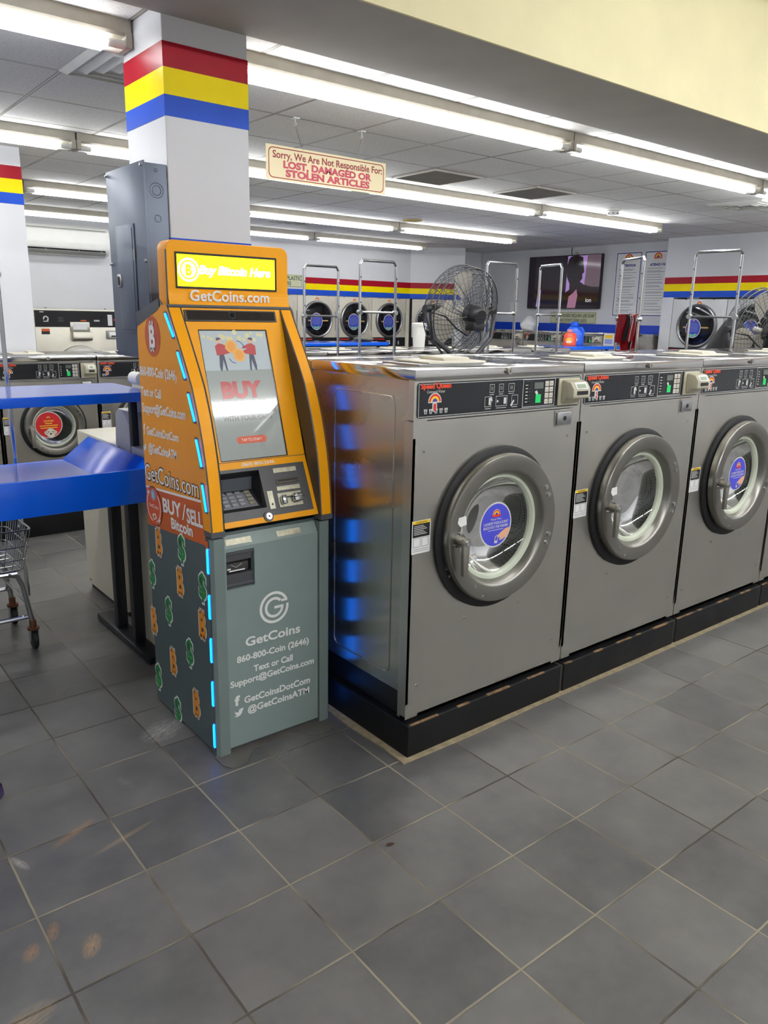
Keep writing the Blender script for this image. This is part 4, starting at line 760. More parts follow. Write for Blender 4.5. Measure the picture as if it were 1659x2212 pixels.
# ---------------------------------------------------------------- cream machine behind the table
co = V((1.2, 1.95, 0)); ct = thing('change_machine', 'cream enamel coin machine standing behind the blue folding table', 'change machine', co)
g = G(); g.box(.985, 1.40, 1.62, 2.25, .03, .935, CREAM, .006); g.box(1.0, 1.39, 1.64, 2.23, 0, .03, BLACK)
for y in (1.66, 2.2): g.cyl((.985, y, .055), (.983, y, .055), .006, INK, 8)
g.build('cabinet', ct, True, -co)
g = G(); g.prism([(1.36, .935), (1.66, .935), (1.66, 1.06), (1.60, 1.12), (1.36, 1.12)], 'x', .99, 1.30, CREAM, .006) if False else g.prism([(1.325, .90), (1.64, .935), (1.62, 1.10), (1.58, 1.125), (1.325, 1.125)], 'x', .985, 1.30, CREAM, .006); g.build('coin_head', ct, True, -co)
g = G(); g.box(1.0, 1.2, 1.31, 1.42, 1.125, 1.26, CREAM, .008); g.cyl((1.015, 1.32, 1.285), (1.015, 1.42, 1.285), .03, WHITEP, 20); g.build('dispenser_spout', ct, True, -co)
# ---------------------------------------------------------------- wire laundry carts with hanging racks
WIRE = mat('chromed_wire', (190, 192, 194), .2, 1.0, var=.05)
def cart(label, loc, rz=0.0, L=.6, Wd=.45, top=2.0, bar=1.62, pole=True, group='wire laundry carts', rusty=False, rx=None, basket=True, lean=0.0):
    # local: rack plane along x at y = Wd, basket toward y = 0; right end at x = L/2
    t = thing('laundry_cart', label, 'laundry cart', loc, rz, group); h = L/2
    g = G(); zt, zb = .60, .40
    for z, ins in ((.60, 0), (.52, .012), (.455, .024), (.40, .04)):
        g.tube([(a, b, z) for a, b in rrect(-h+ins, h-ins, ins, Wd-ins, .04)], .0042 if z in (.6, .4) else .003, WIRE, 6, True)
    n = 15
    for i in range(n):
        a = i/(n-1); xo = -h+.02+(L-.04)*a; xi = -h+.055+(L-.11)*a
        for y0, y1 in ((0, .04), (Wd, Wd-.04)): g.tube([(xo, y0, .60), (xi, y1, .40)], .0022, WIRE, 5)
        g.tube([(xi, .04, .40), (xi, Wd-.04, .40)], .0022, WIRE, 5)
    for i in range(11):
        a = i/10; yo = .02+(Wd-.04)*a; yi = .055+(Wd-.11)*a
        for x0, x1 in ((-h, -h+.04), (h, h-.04)): g.tube([(x0, yo, .60), (x1, yi, .40)], .0022, WIRE, 5)
        if i % 2 == 0: g.tube([(-h+.04, yi, .40), (h-.04, yi, .40)], .0026, WIRE, 5)
    g.build('basket', t)
    g = G(); sx_ = h-.07
    for sx in (-1, 1):
        for yy in (.05, Wd-.05):
            fo = -.05 if yy < Wd/2 else .05
            g.tube([(sx*(sx_-.04), yy, .385), (sx*sx_, yy, .37), (sx*(sx_+.02), yy, .32), (sx*(sx_+.045), yy+fo*.3, .13)], .0125, CHROME if not rusty else GALV, 10)
        g.tube([(sx*(sx_+.03), .05, .235), (sx*(sx_+.03), Wd-.05, .235)], .010, CHROME, 8)
    g.tube([(-sx_, .05, .385), (sx_, .05, .385)], .011, CHROME, 8); g.tube([(-sx_, Wd-.05, .385), (sx_, Wd-.05, .385)], .011, CHROME, 8); g.tube([(-sx_-.03, .05, .16), (sx_+.03, .05, .16)], .011, CHROME, 8)
    g.tube([(-sx_-.03, Wd-.05, .2), (sx_+.03, Wd-.05, .2)], .011, CHROME, 8); g.build('frame', t)
    for sx in (-1, 1):
        for yy in (.035, Wd-.035):
            cx_ = sx*(sx_+.045); g = G(); g.cyl((cx_, yy, .105), (cx_, yy, .145), .016, RUST if rusty else GALV, 14); g.cyl((cx_, yy, .098), (cx_, yy, .108), .028, RUST if rusty else GALV, 16)
            for s2 in (-1, 1): g.prism([(yy-.022, .10), (yy+.022, .10), (yy+.014, .045), (yy-.014, .045)], 'x', cx_+s2*.017-.002, cx_+s2*.017+.002, GALV)
            c_ = g.build('caster', t); g = G(); g.lathe([(.012, -.012), (.040, -.012), (.046, -.008), (.046, .008), (.040, .012), (.012, .012)], (cx_, yy, .046), X, RUB, 28, True); g.cyl((cx_-.02, yy, .046), (cx_+.02, yy, .046), .01, GALV, 10); g.build('wheel', c_)
    if pole:
        a, b = rx or (-h, h); g = G(); r_ = .011; y0 = Wd+.012
        g.tube([(a, y0, .12), (a+lean*.3, y0, bar), (a+lean, y0, top-.03)], r_, CHROME, 10); g.tube([(b, y0, .12), (b+lean*.3, y0, bar), (b+lean, y0, top-.03)], r_, CHROME, 10)
        g.tube([(a+lean, y0, top-.03), (a+lean+.02, y0, top), (b+lean-.02, y0, top), (b+lean, y0, top-.03)], r_, CHROME, 10); g.tube([(a+lean*.3, y0, bar), (b+lean*.3, y0, bar)], .008, CHROME, 8)
        for xx in (a, b):
            g.cyl((xx+lean*.3, y0-.018, bar), (xx+lean*.3, y0+.018, bar), .018, GALV, 10); g.cyl((xx, y0-.014, .5), (xx, y0+.014, .5), .014, GALV, 8)
            for zz in (top-.12, top-.3): g.cyl((xx+lean, y0-.014, zz), (xx+lean, y0+.0, zz), .005, INK, 8)
        g.build('hanging_rack', t)
    return t
cart('wire laundry cart with rusty casters parked under the blue folding table', (.20, 1.48, 0), 0, L=.62, Wd=.45, top=2.0, bar=1.75, rx=(-.22, .375), rusty=True, lean=.0)
def rackcart(label, pa, pb, top, bar, group='chrome carts with hanging racks behind the front washers'):
    a = V((pa[0], pa[1], 0)); b = V((pb[0], pb[1], 0)); d_ = (b-a); Lx = d_.length; ang = math.atan2(d_.y, d_.x); m = (a+b)/2
    Wd = .42; nrm_ = V((-math.sin(ang), math.cos(ang), 0)); base = m-nrm_*(Wd+.012)
    return cart(label, base, ang, L=max(Lx+.12, .48), Wd=Wd, top=top, bar=bar, rx=(-Lx/2, Lx/2), group=group)
rackcart('chrome hanging rack of a laundry cart before the first dryer beside the kiosk', (3.00, 3.0), (3.32, 3.0), 1.958, 1.582)
rackcart('chrome hanging rack of a laundry cart before the second and third dryers', (3.20, 2.55), (3.54, 2.55), 1.988, 1.616)
rackcart('chrome laundry cart rack standing beyond the wire fan, before the white plastic bag', (4.374, 2.4), (4.735, 2.4), 2.035, 1.632)
rackcart('chrome laundry cart rack partly hidden behind the wire fan', (4.55, 2.95), (5.0, 2.95), 1.972, 1.622)
rackcart('chrome laundry cart rack standing in front of the television', (5.135, 2.251), (5.273, 2.609), 2.05, 1.63)
rackcart('chrome laundry cart rack with red clothes over its bar', (5.137, 1.646), (4.941, 1.319), 2.06, 1.605)
rackcart('chrome laundry cart rack in front of the striped dryer bay', (5.2, 1.055), (5.2, .698), 2.095, 1.633)
# clothes over the bar
def drape(name, label, c, u_, w_, zt, zf, zb, m, seed, cat, stripes_=None, group=None):
    rr_ = random.Random(seed); g = G(); nU, nV = 12, 18; u_ = V(u_).normalized(); nn = V((u_.y, -u_.x, 0)); vs = []
    prof = []
    Lf, Lb = zt-zf, zt-zb; tot = Lf+Lb+.05
    for j in range(nV+1):
        s = tot*j/nV
        if s < Lf: prof.append((.022+.012*math.sin(s*18+seed), zf+s))
        elif s < Lf+.05: a = math.pi*(s-Lf)/.05; prof.append((.022*math.cos(a), zt+.014*math.sin(a)))
        else: prof.append((-.022-.01*math.sin(s*15), zt-(s-Lf-.05)))
    for j, (dn, z) in enumerate(prof):
        for i in range(nU+1):
            a = i/nU-.5; fold = .010*math.sin(i*1.9+seed)*(1 if dn > 0 else -1)*min(1, abs(zt-z)*9)
            vs.append(V(c)+u_*(a*w_*(1+.08*math.sin(j*.9+seed)))+nn*(dn+fold)+V((0, 0, z+.006*math.sin(i*1.3+seed)*(j < 3))))
    fs = []; W1 = nU+1
    for j in range(nV):
        for i in range(nU): fs.append((j*W1+i, j*W1+i+1, (j+1)*W1+i+1, (j+1)*W1+i))
    g.faces(vs, fs, m)
    if stripes_:
        for (i0, mm) in stripes_:
            k = g.mi(mm)
            g.bm.faces.ensure_lookup_table()
            for j in range(nV): g.bm.faces[j*nU+i0].material_index = k
    bmesh.ops.solidify(g.bm, geom=g.bm.faces[:], thickness=.006)
    return tag(g.build(name, None, True, None, None, 80), label, cat, group)
REDC = mat('dark_red_cloth', (160, 24, 40), .9, var=.12, scale=20); BLKC = mat('black_cloth', (30, 30, 34), .9, var=.15, scale=20); WHC = mat('white_cloth', (226, 226, 224), .9)
bc = V((5.039, 1.4825)); bd = V((.196, .327, 0)).normalized()
P_ = lambda s: (bc.x+bd.x*s, bc.y+bd.y*s, 0)
drape('red_towel', 'plain dark red towel folded over the rack bar', P_(.075), bd, .15, 1.635, 1.33, 1.42, REDC, 2, 'towel')
drape('track_trousers', 'black and red striped garment hung beside the red towel', P_(-.085), bd, .15, 1.632, 1.38, 1.44, BLKC, 5, 'clothes', [(0, REDC), (1, REDC), (2, REDC), (3, WHC), (4, REDC), (5, REDC), (6, WHC)])
# ---------------------------------------------------------------- high velocity fans
CAGE = mat('grey_fan_wire', (96, 96, 98), .4, .7, var=.1); BLADE = mat('pale_aluminium_blade', (206, 202, 192), .4, .35, var=.05); FDK = mat('dark_fan_plastic', (38, 38, 42), .4, var=.1); YOKE = mat('grey_fan_yoke', (74, 75, 78), .45, .3)
def fan(label, c, yaw, tilt, R=.325, stand=True):
    base = V((c[0], c[1], 0)); t = thing('floor_fan', label, 'fan', base, yaw, 'high velocity fans in the washer aisle')
    rot = MX.Translation(V((0, 0, c[2]))) @ MX.Rotation(tilt, 4, 'X')      # local -y is the motor side
    def T(p): return rot @ V(p)
    g = G()
    for k in range(13):
        a = k/12; r_ = R*(.16+.84*a); bulge = .085*(1-a**2.2)
        for s in (-1, 1): g.tube([T((r_*math.cos(2*math.pi*j/40), s*(.055+bulge), r_*math.sin(2*math.pi*j/40))) for j in range(40)], .0016, CAGE, 4, True)
    for k in range(60):
        an = 2*math.pi*k/40
        for s in (-1, 1):
            pts = []
            for j in range(8):
                a = j/7; r_ = R*(.16+.84*a); tw = an+.35*s*a; pts.append(T((r_*math.cos(tw), s*(.055+.085*(1-a**2.2)), r_*math.sin(tw))))
            g.tube(pts, .0017, CAGE, 4)
        g.tube([T((R*math.cos(an+.35), .055, R*math.sin(an+.35))), T((R*1.004*math.cos(an+.1), 0, R*1.004*math.sin(an+.1))), T((R*math.cos(an-.35), -.055, R*math.sin(an-.35)))], .0013, CAGE, 4)
    for s in (-.055, .0, .055): g.tube([T((R*1.005*math.cos(2*math.pi*j/56), s, R*1.005*math.sin(2*math.pi*j/56))) for j in range(56)], .0042, CAGE, 6, True)
    for k in range(6):
        an = 2*math.pi*k/6+.2; g.tube([T((R*(.2+.8*j/5)*math.cos(an), -.058-.085*(1-(.0+j/5)**2.2), R*(.2+.8*j/5)*math.sin(an))) for j in range(6)], .003, CAGE, 5)
    g.build('wire_cage', t)
    g = G(); g.lathe([(.001, -.205), (.05, -.205), (.062, -.19), (.068, -.13), (.066, -.085), (.001, -.085)], T((0, 0, 0)), (rot.to_3x3() @ V((0, 1, 0))), FDK, 28)
    for k in range(9):
        z = -.04+.01*k; hw = math.sqrt(max(0, .055**2-z*z)); q0 = [T((-hw, -.207, z)), T((hw, -.207, z))]; g.tube(q0, .0022, FDK, 5)
    g.prism([(T((0, 0, 0)).x-.05, T((0, -.1, -.10)).z-.02), (T((0, 0, 0)).x+.06, T((0, -.1, -.10)).z-.02), (T((0, 0, 0)).x+.06, T((0, -.1, -.05)).z), (T((0, 0, 0)).x-.05, T((0, -.1, -.05)).z)], 'y', T((0, -.19, 0)).y, T((0, -.10, 0)).y, FDK, .008); g.build('motor', t)
    for k in range(3):
        g = G(); vs = []; nu, nv = 9, 7; a0 = 2*math.pi*k/3+1.5
        for i in range(nu):
            u2 = i/(nu-1); r_ = R*(.16+.74*u2)
            for j in range(nv):
                w2 = j/(nv-1)-.5; wd = (1.15-.25*u2)*(.55+.65*math.sin(math.pi*min(1, u2*.75+.12)))
                an = a0+w2*wd+.25*u2; vs.append(T((r_*math.cos(an), -.035*w2*2*(1.1-.4*u2)+.006, r_*math.sin(an))))
        g.faces(vs, [(i*nv+j, i*nv+j+1, (i+1)*nv+j+1, (i+1)*nv+j) for i in range(nu-1) for j in range(nv-1)], BLADE); bmesh.ops.solidify(g.bm, geom=g.bm.faces[:], thickness=.003); g.build('blade', t, True, None, None, 60)
    g = G(); g.cyl(T((0, -.09, 0)), T((0, .035, 0)), .022, BLADE, 20); g.build('hub', t)
    # yoke arms meet under the cage, then a post to a round base
    cz = c[2]; g = G(); pv = cz-R-.10
    for s in (-1, 1): g.tube([(s*(R+.025), 0, cz), (s*(R+.028), -.01, cz-.06), (s*(R-.02), -.03, cz-.20), (s*(R*.55), -.05, cz-R*.93), (0, -.06, pv)], .017, YOKE, 8); g.cyl((s*(R+.045), 0, cz), (s*(R-.0), 0, cz), .028, FDK, 14)
    g.build('yoke', t)
    g = G(); g.cyl((0, -.06, .03), (0, -.06, pv), .02, FDK, 16); g.lathe([(.001, .0), (.21, .0), (.22, .015), (.2, .03), (.06, .045), (.02, .06)], (0, -.06, 0), Z, FDK, 36); g.cyl((-.05, -.06, pv), (.05, -.06, pv), .035, FDK, 14); g.build('stand', t)
    g = G(); g.tube([T((-.02, -.17, -.08)), T((-.08, -.19, -.13)), T((-.17, -.17, -.09)), T((-.25, -.12, -.02)), (-R-.02, -.03, cz-.02), (-R+.0, -.05, cz-.22), (-.12, -.08, pv)], .007, FDK, 8); g.build('power_cord', t)
    return t
fan('big round wire fan aimed upward behind the first steel washer', (3.58, 1.86, 1.645), 0.0, math.radians(14), R=.298)
fan('round wire fan at the dryer bay beside the black laundry bag', (6.03, .93, 1.54), -.2, math.radians(10))
# ---------------------------------------------------------------- second row of washers, facing the same way
PB = .676; XB = 1.558; YB = 3.53
GB = 'smaller steel washers in the aisle beyond the kiosk'
WB = dict(W=.668, H=1.275, D=.72, DR=.205, DZ=.79, base=.20, skirt=.25, cups=2, group=GB)
washer('steel washer numbered 19 with a red puppy sticker seen under the blue shelf', (XB-PB, YB, 0), number='19', decal='puppy', **WB)
washer('steel washer numbered 20 half hidden by the orange kiosk', (XB, YB, 0), number='20', **WB)
washer('steel washer beside washer 19, mostly hidden by the table shelf support', (XB-2*PB, YB, 0), number='', **WB)
nth = ['third', 'fourth', 'fifth', 'sixth', 'seventh', 'eighth', 'ninth']
for i in range(7):
    washer('steel washer lid %s along from washer 20 behind the front row' % nth[i], (XB+PB*(i+1), YB, 0), **WB)
g = G(); g.box(XB-2*PB-.05, XB+8*PB+.05, YB-.03, YB+.74, 0, .198, CURB, .004); struct(g, 'trim_8')
# ---------------------------------------------------------------- washers along the television wall
WC = dict(W=.775, H=1.405, D=.70, DR=.24, DZ=.80, base=.16, skirt=.2, cups=2, cover=False, group='washers along the television wall')
for i, (y, nm) in enumerate(((7.33, 'washer in the corner under the blue band, nearest the slanted wall'), (6.545, 'washer under the blue band with a white plastic bag on top'), (5.76, 'washer under the blue band below the soap sign'), (4.975, 'washer under the blue band with a white notice beside it'))):
    washer(nm, (9.55, y-.0, 0), -math.pi/2, **dict(WC, W=.58 if i == 3 else .775))
g = G(); g.box(9.56, 10.30, 4.37, 7.36, 0, .158, CURB, .004); struct(g, 'trim_9')
g = G(); g.box(10.27, 10.365, 4.37, 8.35, 1.41, 1.525, mat('blue_bulkhead_paint', (14, 62, 190), .3, var=.04), .003); g.box(10.25, 10.365, 4.37, 8.35, 1.33, 1.41, BLU); struct(g, 'trim_10')
# ---------------------------------------------------------------- big washers at the back wall
BST = mat('pale_brushed_steel', (196, 192, 178), .4, .85, var=.04)
def big_washer(label, x, group='large washers against the back wall'):
    o = V((x+.5, 7.95, 0)); t = thing('washing_machine', label, 'washing machine', o, 0, group); W = .99; y = 7.6
    g = G(); g.box(x, x+W, y, 8.36, .1, 1.595, BST, .006); g.box(x+.02, x+W-.02, y+.03, 8.34, 0, .1, BLACK)
    for xx in (.15, .85): g.cyl((x+xx, y+.04, 1.595), (x+xx, y+.04, 1.61), .012, GALV, 10)
    g.build('cabinet', t, True, -o)
    g = G(); g.box(x+.005, x+W-.005, y-.004, y, 1.385, 1.575, BLACKP); pn = g.build('control_panel', t, True, -o)
    oo = (0, y-.0045, 0); g = G()
    g.band((x+.13, 1.48), .018, .033, -60, 200, oo, X, Z, WLINE); g.rect(x+.1, x+.16, 1.445, 1.455, oo, X, Z, WLINE)
    for k in range(5): g.rect(x+.27, x+.34-.008*(k % 3), 1.45+.012*k, 1.453+.012*k, oo, X, Z, LCD)
    g.rect(x+.53, x+.60, 1.455, 1.468, oo, X, Z, ORGL)
    for k in range(4): g.rect(x+.69+.018*k, x+.704+.018*k, 1.452, 1.472, oo, X, Z, WLINE)
    g.rect(x+.86, x+.915, 1.405, 1.535, oo, X, Z, PAPER); g.circle((x+.945, 1.475), .013, oo, X, Z, CAUT); g.rect(x+.065, x+.11, 1.552, 1.562, oo, X, Z, WLINE); g.build('printed_legend', pn, False)
    g = G(); g.box(x+.40, x+.63, y-.02, y, 1.335, 1.445, BST, .004); g.prism([(y, 1.335), (y-.075, 1.33), (y-.085, 1.25), (y-.05, 1.225), (y, 1.225)], 'x', x+.41, x+.64, BST, .006); g.rect(x+.43, x+.60, 1.355, 1.43, (0, y-.0205, 0), X, Z, PAPER); g.box(x+.43, x+.60, y-.06, y-.02, 1.328, 1.333, INK); g.build('soap_box', t, True, -o)
    g = G(); g.box(x+.83, x+.955, y-.006, y, 1.24, 1.345, SATIN, .003); g.prism([(y-.006, 1.335), (y-.045, 1.32), (y-.06, 1.27), (y-.03, 1.25), (y-.006, 1.25)], 'x', x+.855, x+.945, WHITEP, .006); g.rect(x+.872, x+.93, 1.272, 1.288, (0, y-.0615, 0), X, Z, INK); g.build('card_reader', t, True, -o)
    g = G(); g.rect(x+.07, x+.165, 1.30, 1.365, (0, y-.0012, 0), X, Z, INK); g.rect(x+.07, x+.165, 1.335, 1.365, (0, y-.0016, 0), X, Z, ORGL); g.build('warning_label', t, False, -o)
    g = G(); g.lathe([(.33, 0), (.325, .05), (.29, .065), (.22, .06), (.2, .02)], (x+.5, y, .84), -Y, DOORST, 56); dd_ = g.build('door', t, True, -o)
    g = G(); g.lathe([(.21, .03), (.12, .01), (.001, 0)], (x+.5, y, .84), -Y, BLACKP, 40); g.build('door_glass', dd_)
big_washer('large pale washer under the wall air conditioner, seen beside the breaker box', 2.235)
big_washer('large pale washer half hidden behind the striped column', 1.225)
# ---------------------------------------------------------------- wall air conditioner
ao = V((2.6, 8.28, 2.4)); at = thing('air_conditioner', 'white wall mounted split air conditioner with a long louvre slot', 'air conditioner', ao)
g = G(); g.prism([(8.395, 2.60), (8.24, 2.595), (8.205, 2.55), (8.19, 2.40), (8.20, 2.335), (8.25, 2.27), (8.395, 2.25)], 'x', 2.0, 3.40, WHITEP, .012); g.box(2.04, 3.36, 8.19, 8.25, 2.555, 2.566, SATIN); g.build('housing', at, True, -ao)
g = G(); g.prism([(8.197, 2.318), (8.24, 2.272), (8.25, 2.285), (8.21, 2.325)], 'x', 2.05, 3.34, BLACKP); g.prism([(8.193, 2.300), (8.245, 2.258), (8.25, 2.263), (8.20, 2.306)], 'x', 2.04, 3.35, SATIN, .002)
for x in (2.2, 2.6, 3.0, 3.28): g.box(x, x+.008, 8.196, 8.24, 2.29, 2.315, SATIN)
g.build('louvre', at, True, -ao)
# ---------------------------------------------------------------- stacked dryers
DRW = mat('ivory_dryer_enamel', (212, 206, 190), .35, var=.03, scale=3); DRWH = mat('white_dryer_enamel', (216, 218, 218), .35, var=.03, scale=3); DKGL = mat('dark_door_glass', (12, 12, 16), .06, var=.1); DST = mat('blue_round_print', (52, 70, 176), .4); DSTR = mat('tan_strip', (196, 158, 92), .45)
def dryer(label, loc, rz, body=DRW, group='stacked dryers set into the back wall', W=.735, zc=1.512, R=.293):
    # local: front at y=0 facing -y, x from -W/2 to W/2
    t = thing('dryer', label, 'dryer', loc, rz, group); top = zc+.365; bt_ = 1.23; h = W/2-.003
    g = G(); g.box(-h, h, 0, .55, bt_, top, body, .004); g.box(-h, h, .0, .55, .08, 1.08, body, .004); g.box(-h+.02, h-.02, .03, .53, 0, .08, BLACK)
    for sx in (-.22, .2): g.box(sx, sx+.02, -.004, 0, top-.008, top-.001, INK)
    g.box(h-.075, h-.07, -.003, .0, bt_+.05, top-.1, body); g.box(h-.02, h-.008, -.006, 0, zc-.17, zc+.13, SATIN); g.build('cabinet', t)
    g = G(); g.box(-h, h, -.003, .5, 1.08, bt_, BLACKP)
    oo = (0, -.0036, 0)
    for k in range(3): g.rect(-.05+.03*k, -.03+.03*k, 1.12, 1.15, oo, X, Z, WLINE); g.rect(-.05+.03*k, -.03+.03*k, 1.16, 1.18, oo, X, Z, WLINE)
    for a, b in ((-.28, -.25), (.1, .14), (.2, .23)): g.rect(a, b, 1.11, 1.17, oo, X, Z, SATIN)
    g.rect(-h+.02, -.1, 1.195, 1.21, oo, X, Z, CAUT) ; g.build('control_panel', t, False)
    for z_, nm in ((zc, 1), (.58, 0)):
        g = G(); g.lathe([(R, 0), (R*1.0, .012), (R*.97, .030), (R*.92, .036), (R*.87, .030), (R*.84, .012)], (0, 0, z_), -Y, mat('dryer_door_rim', (150, 150, 150), .3, .9), 56); d2 = g.build('door', t)
        g = G(); g.lathe([(R*.86, .016), (R*.6, .026), (.001, .030)], (0, 0, z_), -Y, DKGL, 48); g.build('door_glass', d2)
        if nm:
            g = G(); o_ = (0, -.0335, 0); g.rect(-.19, .10, z_-.028, z_-.008, (-.0, -.0315, 0), X, Z, DSTR); g.rect(-.19, .19, z_-.0185, z_-.0165, (0, -.032, 0), X, Z, INK); g.rect(.08, .19, z_-.028, z_-.008, (0, -.0312, 0), X, Z, DSTR)
            g.circle((-.035, z_-.03), .132, o_, X, Z, PAPER, 0, 32, .86); g.circle((-.035, z_-.03), .124, o_, X, Z, DST, .0008, 32, .86); rainbow(g, (-.035, z_+.065), .018, o_, X, Z, .0012, False)
            for k in range(7): ww = .075 if k in (0, 6) else .095; g.rect(-.035-ww*(.8+.2*((k*5) % 3)/2), -.035+ww*(.8+.2*((k*3) % 3)/2), z_+.035-.018*k, z_+.039-.018*k, o_, X, Z, mat('pale_blue_print', (150, 160, 214), .5), .0014)
            g.poly([(-.10, z_-.115), (-.06, z_-.105), (-.03, z_-.12), (.0, z_-.1), (.03, z_-.108), (.0, z_-.145), (-.06, z_-.147)], o_, X, Z, mat('clothes_print', (120, 190, 160), .5), .0016); g.build('round_sticker', d2, False)
    g = G(); g.band((0, top-.062), .02, .033, 0, 180, (0, -.0008, 0), X, Z, RB_R); g.band((0, top-.062), .01, .02, 0, 180, (0, -.0008, 0), X, Z, RB_Y); g.rect(-.016, .016, top-.09, top-.066, (0, -.0008, 0), X, Z, PAPER); g.text('1', (0, top-.089), .006, (0, -.0012, 0), X, Z, RB_R, h=.02, align='C') if False else None; g.build('number_decal', t, False)
    return t
ordn = ['half hidden dryer beside the kiosk sign', 'dryer under the start of the red stripe behind the first cart rack', 'middle dryer under the stripes, behind the second cart rack', 'dryer at the end of the striped wall before its slanted corner']
for k in range(4): dryer('ivory '+ordn[k], (5.997+.735*k-.005, BY-.005, 0), 0)
ds = p0+d*.40+nrm*.005; dryer('ivory dryer in the slanted corner bulkhead behind the wire fan', (ds.x, ds.y, 0), math.atan2(d.y, d.x), group='dryer in the slanted corner', W=.72)
g = G(); a = p0+d*.035; b_ = p0+d*.765
dryer('white dryer in the striped bay behind the chrome cart rack', (BX-.004, 3.775, 0), -math.pi/2, DRWH, 'white dryers in the striped bay', .81, 1.535, .305)
dryer('white dryer in the striped bay partly covered by the wire fan', (BX-.004, 2.96, 0), -math.pi/2, DRWH, 'white dryers in the striped bay', .81, 1.535, .305)
# ---------------------------------------------------------------- television
tx = TVX-.02; to = V((10.33, 6.43, 2.19)); tt = thing('television', 'large wall television showing a dark silhouetted man', 'television', to)
g = G(); g.box(10.30, TVX-.001, 5.683, 7.176, 1.766, 2.612, BLACKP, .006); g.box(10.34, TVX-.001, 6.2, 6.6, 1.9, 2.2, BLACK); g.build('bezel', tt, True, -to)
def tvm(nm, rgb, e=.5): return mat('tv_'+nm, rgb, .08, var=.05, emit=e)
g = G(); oo = V((10.2995, 7.168, 1.775)); r = -Y; u = Z; Wt, Ht = 1.477, .829
g.rect(0, Wt, 0, Ht, oo, r, u, tvm('dark', (34, 28, 36), .35)); g.rect(.80*Wt, Wt, .40*Ht, Ht, oo, r, u, tvm('mauve_wall', (96, 78, 88), .5), .0004); g.poly([(.555*Wt, Ht*.99), (.82*Wt, Ht*.99), (.80*Wt, .42*Ht), (.86*Wt, .40*Ht), (.60*Wt, .35*Ht), (.55*Wt, .30*Ht)], oo, r, u, tvm('lilac', (150, 118, 176), .6), .0006)
g.poly([(.57*Wt, .93*Ht), (.60*Wt, .98*Ht), (.68*Wt, Ht), (.76*Wt, .96*Ht), (.775*Wt, .80*Ht), (.79*Wt, .68*Ht), (.765*Wt, .64*Ht), (.77*Wt, .56*Ht), (.74*Wt, .50*Ht), (.80*Wt, .44*Ht), (1.0*Wt, .36*Ht), (1.0*Wt, 0), (.46*Wt, 0), (.50*Wt, .22*Ht), (.60*Wt, .34*Ht), (.60*Wt, .46*Ht), (.555*Wt, .60*Ht), (.55*Wt, .80*Ht)], oo, r, u, tvm('silhouette', (32, 24, 28), .3), .001)
g.poly([(.585*Wt, 0), (.60*Wt, .22*Ht), (.65*Wt, .28*Ht), (.70*Wt, .36*Ht), (.72*Wt, .24*Ht), (.70*Wt, 0)], oo, r, u, tvm('pink_shirt', (150, 104, 128), .5), .0014); g.poly([(.13*Wt, .02*Ht), (.155*Wt, .34*Ht), (.195*Wt, .36*Ht), (.19*Wt, .02*Ht)], oo, r, u, tvm('lilac', (150, 118, 176), .6), .0006)
g.text('ion', (.835*Wt, .115*Ht), .11, oo, r, u, tvm('logo', (190, 186, 196), .6), lift=.002, bold=.01); g.build('screen', tt, False, -to)
g = G(); g.tube([(10.36, 6.32, 2.61), (10.362, 6.335, 2.66), (10.362, 6.33, 2.735)], .007, INK, 8); g.build('power_cable', tt, True, -to)
g = G(); g.box(10.355, TVX, 6.19, 6.25, 2.625, 2.66, BEIGE, .002); tag(g.build('cable_outlet'), 'small beige outlet plate above the television', 'outlet')
# posters
NAVY = mat('navy_print', (40, 48, 140), .5); TXTG = mat('grey_blue_small_print', (120, 124, 150), .6)
def poster(label, y1, y0, head, hx):
    o = V((TVX-.004, (y0+y1)/2, 2.13)); t = thing('poster', label, 'poster', o); g = G(); g.box(TVX-.008, TVX-.001, y0, y1, 1.652, 2.616, PAPER); g.build('sheet', t, False, -o)
    g = G(); oo = V((TVX-.0085, y1, 1.652)); r, u = -Y, Z; w_, h_ = y1-y0, .964
    g.frame(.012, w_-.012, .012, h_-.012, .013, oo, r, u, NAVY, .0004); rainbow(g, (w_/2, .865), .068, oo, r, u, .0006, False); g.rect(w_/2-.068, w_/2+.068, .845, .864, oo, r, u, ORGL, .0008)
    g.rect(w_*.3, w_*.7, .81, .812, oo, r, u, SATIN, .0006); g.text(head, (w_/2, .745), w_*.55, oo, r, u, NAVY, h=.034, bold=.05, lift=.0008, align='C')
    rr_ = random.Random(len(head)); z = .71
    while z > .09:
        for k in range(rr_.choice((1, 1, 2, 2))): g.rect(w_*.14, w_*(.62+.22*rr_.random()), z-.006, z, oo, r, u, TXTG, .0006); z -= .015
        z -= .022
    g.rect(w_*.1, w_*.88, .062, .066, oo, r, u, TXTG, .0006); g.build('print', t, False, -o)
poster('white framed poster headed ATTENTION with blue border', 5.456, 4.990, 'ATTENTION', 0)
poster('white framed poster headed ATENCIÓN at the edge of the dryer bay', 4.952, 4.486, 'ATENCIÓN', 0)
SGN = mat('yellowed_sign_board', (206, 206, 170), .4, var=.05); SGG = mat('dark_green_print', (40, 74, 52), .5)
so_ = V((TVX-.004, 6.21, 1.61)); st_ = thing('wall_sign', 'pale yellow soap sign under the television', 'sign', so_)
g = G(); g.box(TVX-.008, TVX-.001, 5.745, 6.69, 1.528, 1.712, SGN); g.build('board', st_, False, -so_); g = G(); oo = V((TVX-.0085, 6.69, 1.528)); g.frame(.012, .933, .008, .176, .005, oo, -Y, Z, SGG, .0004)
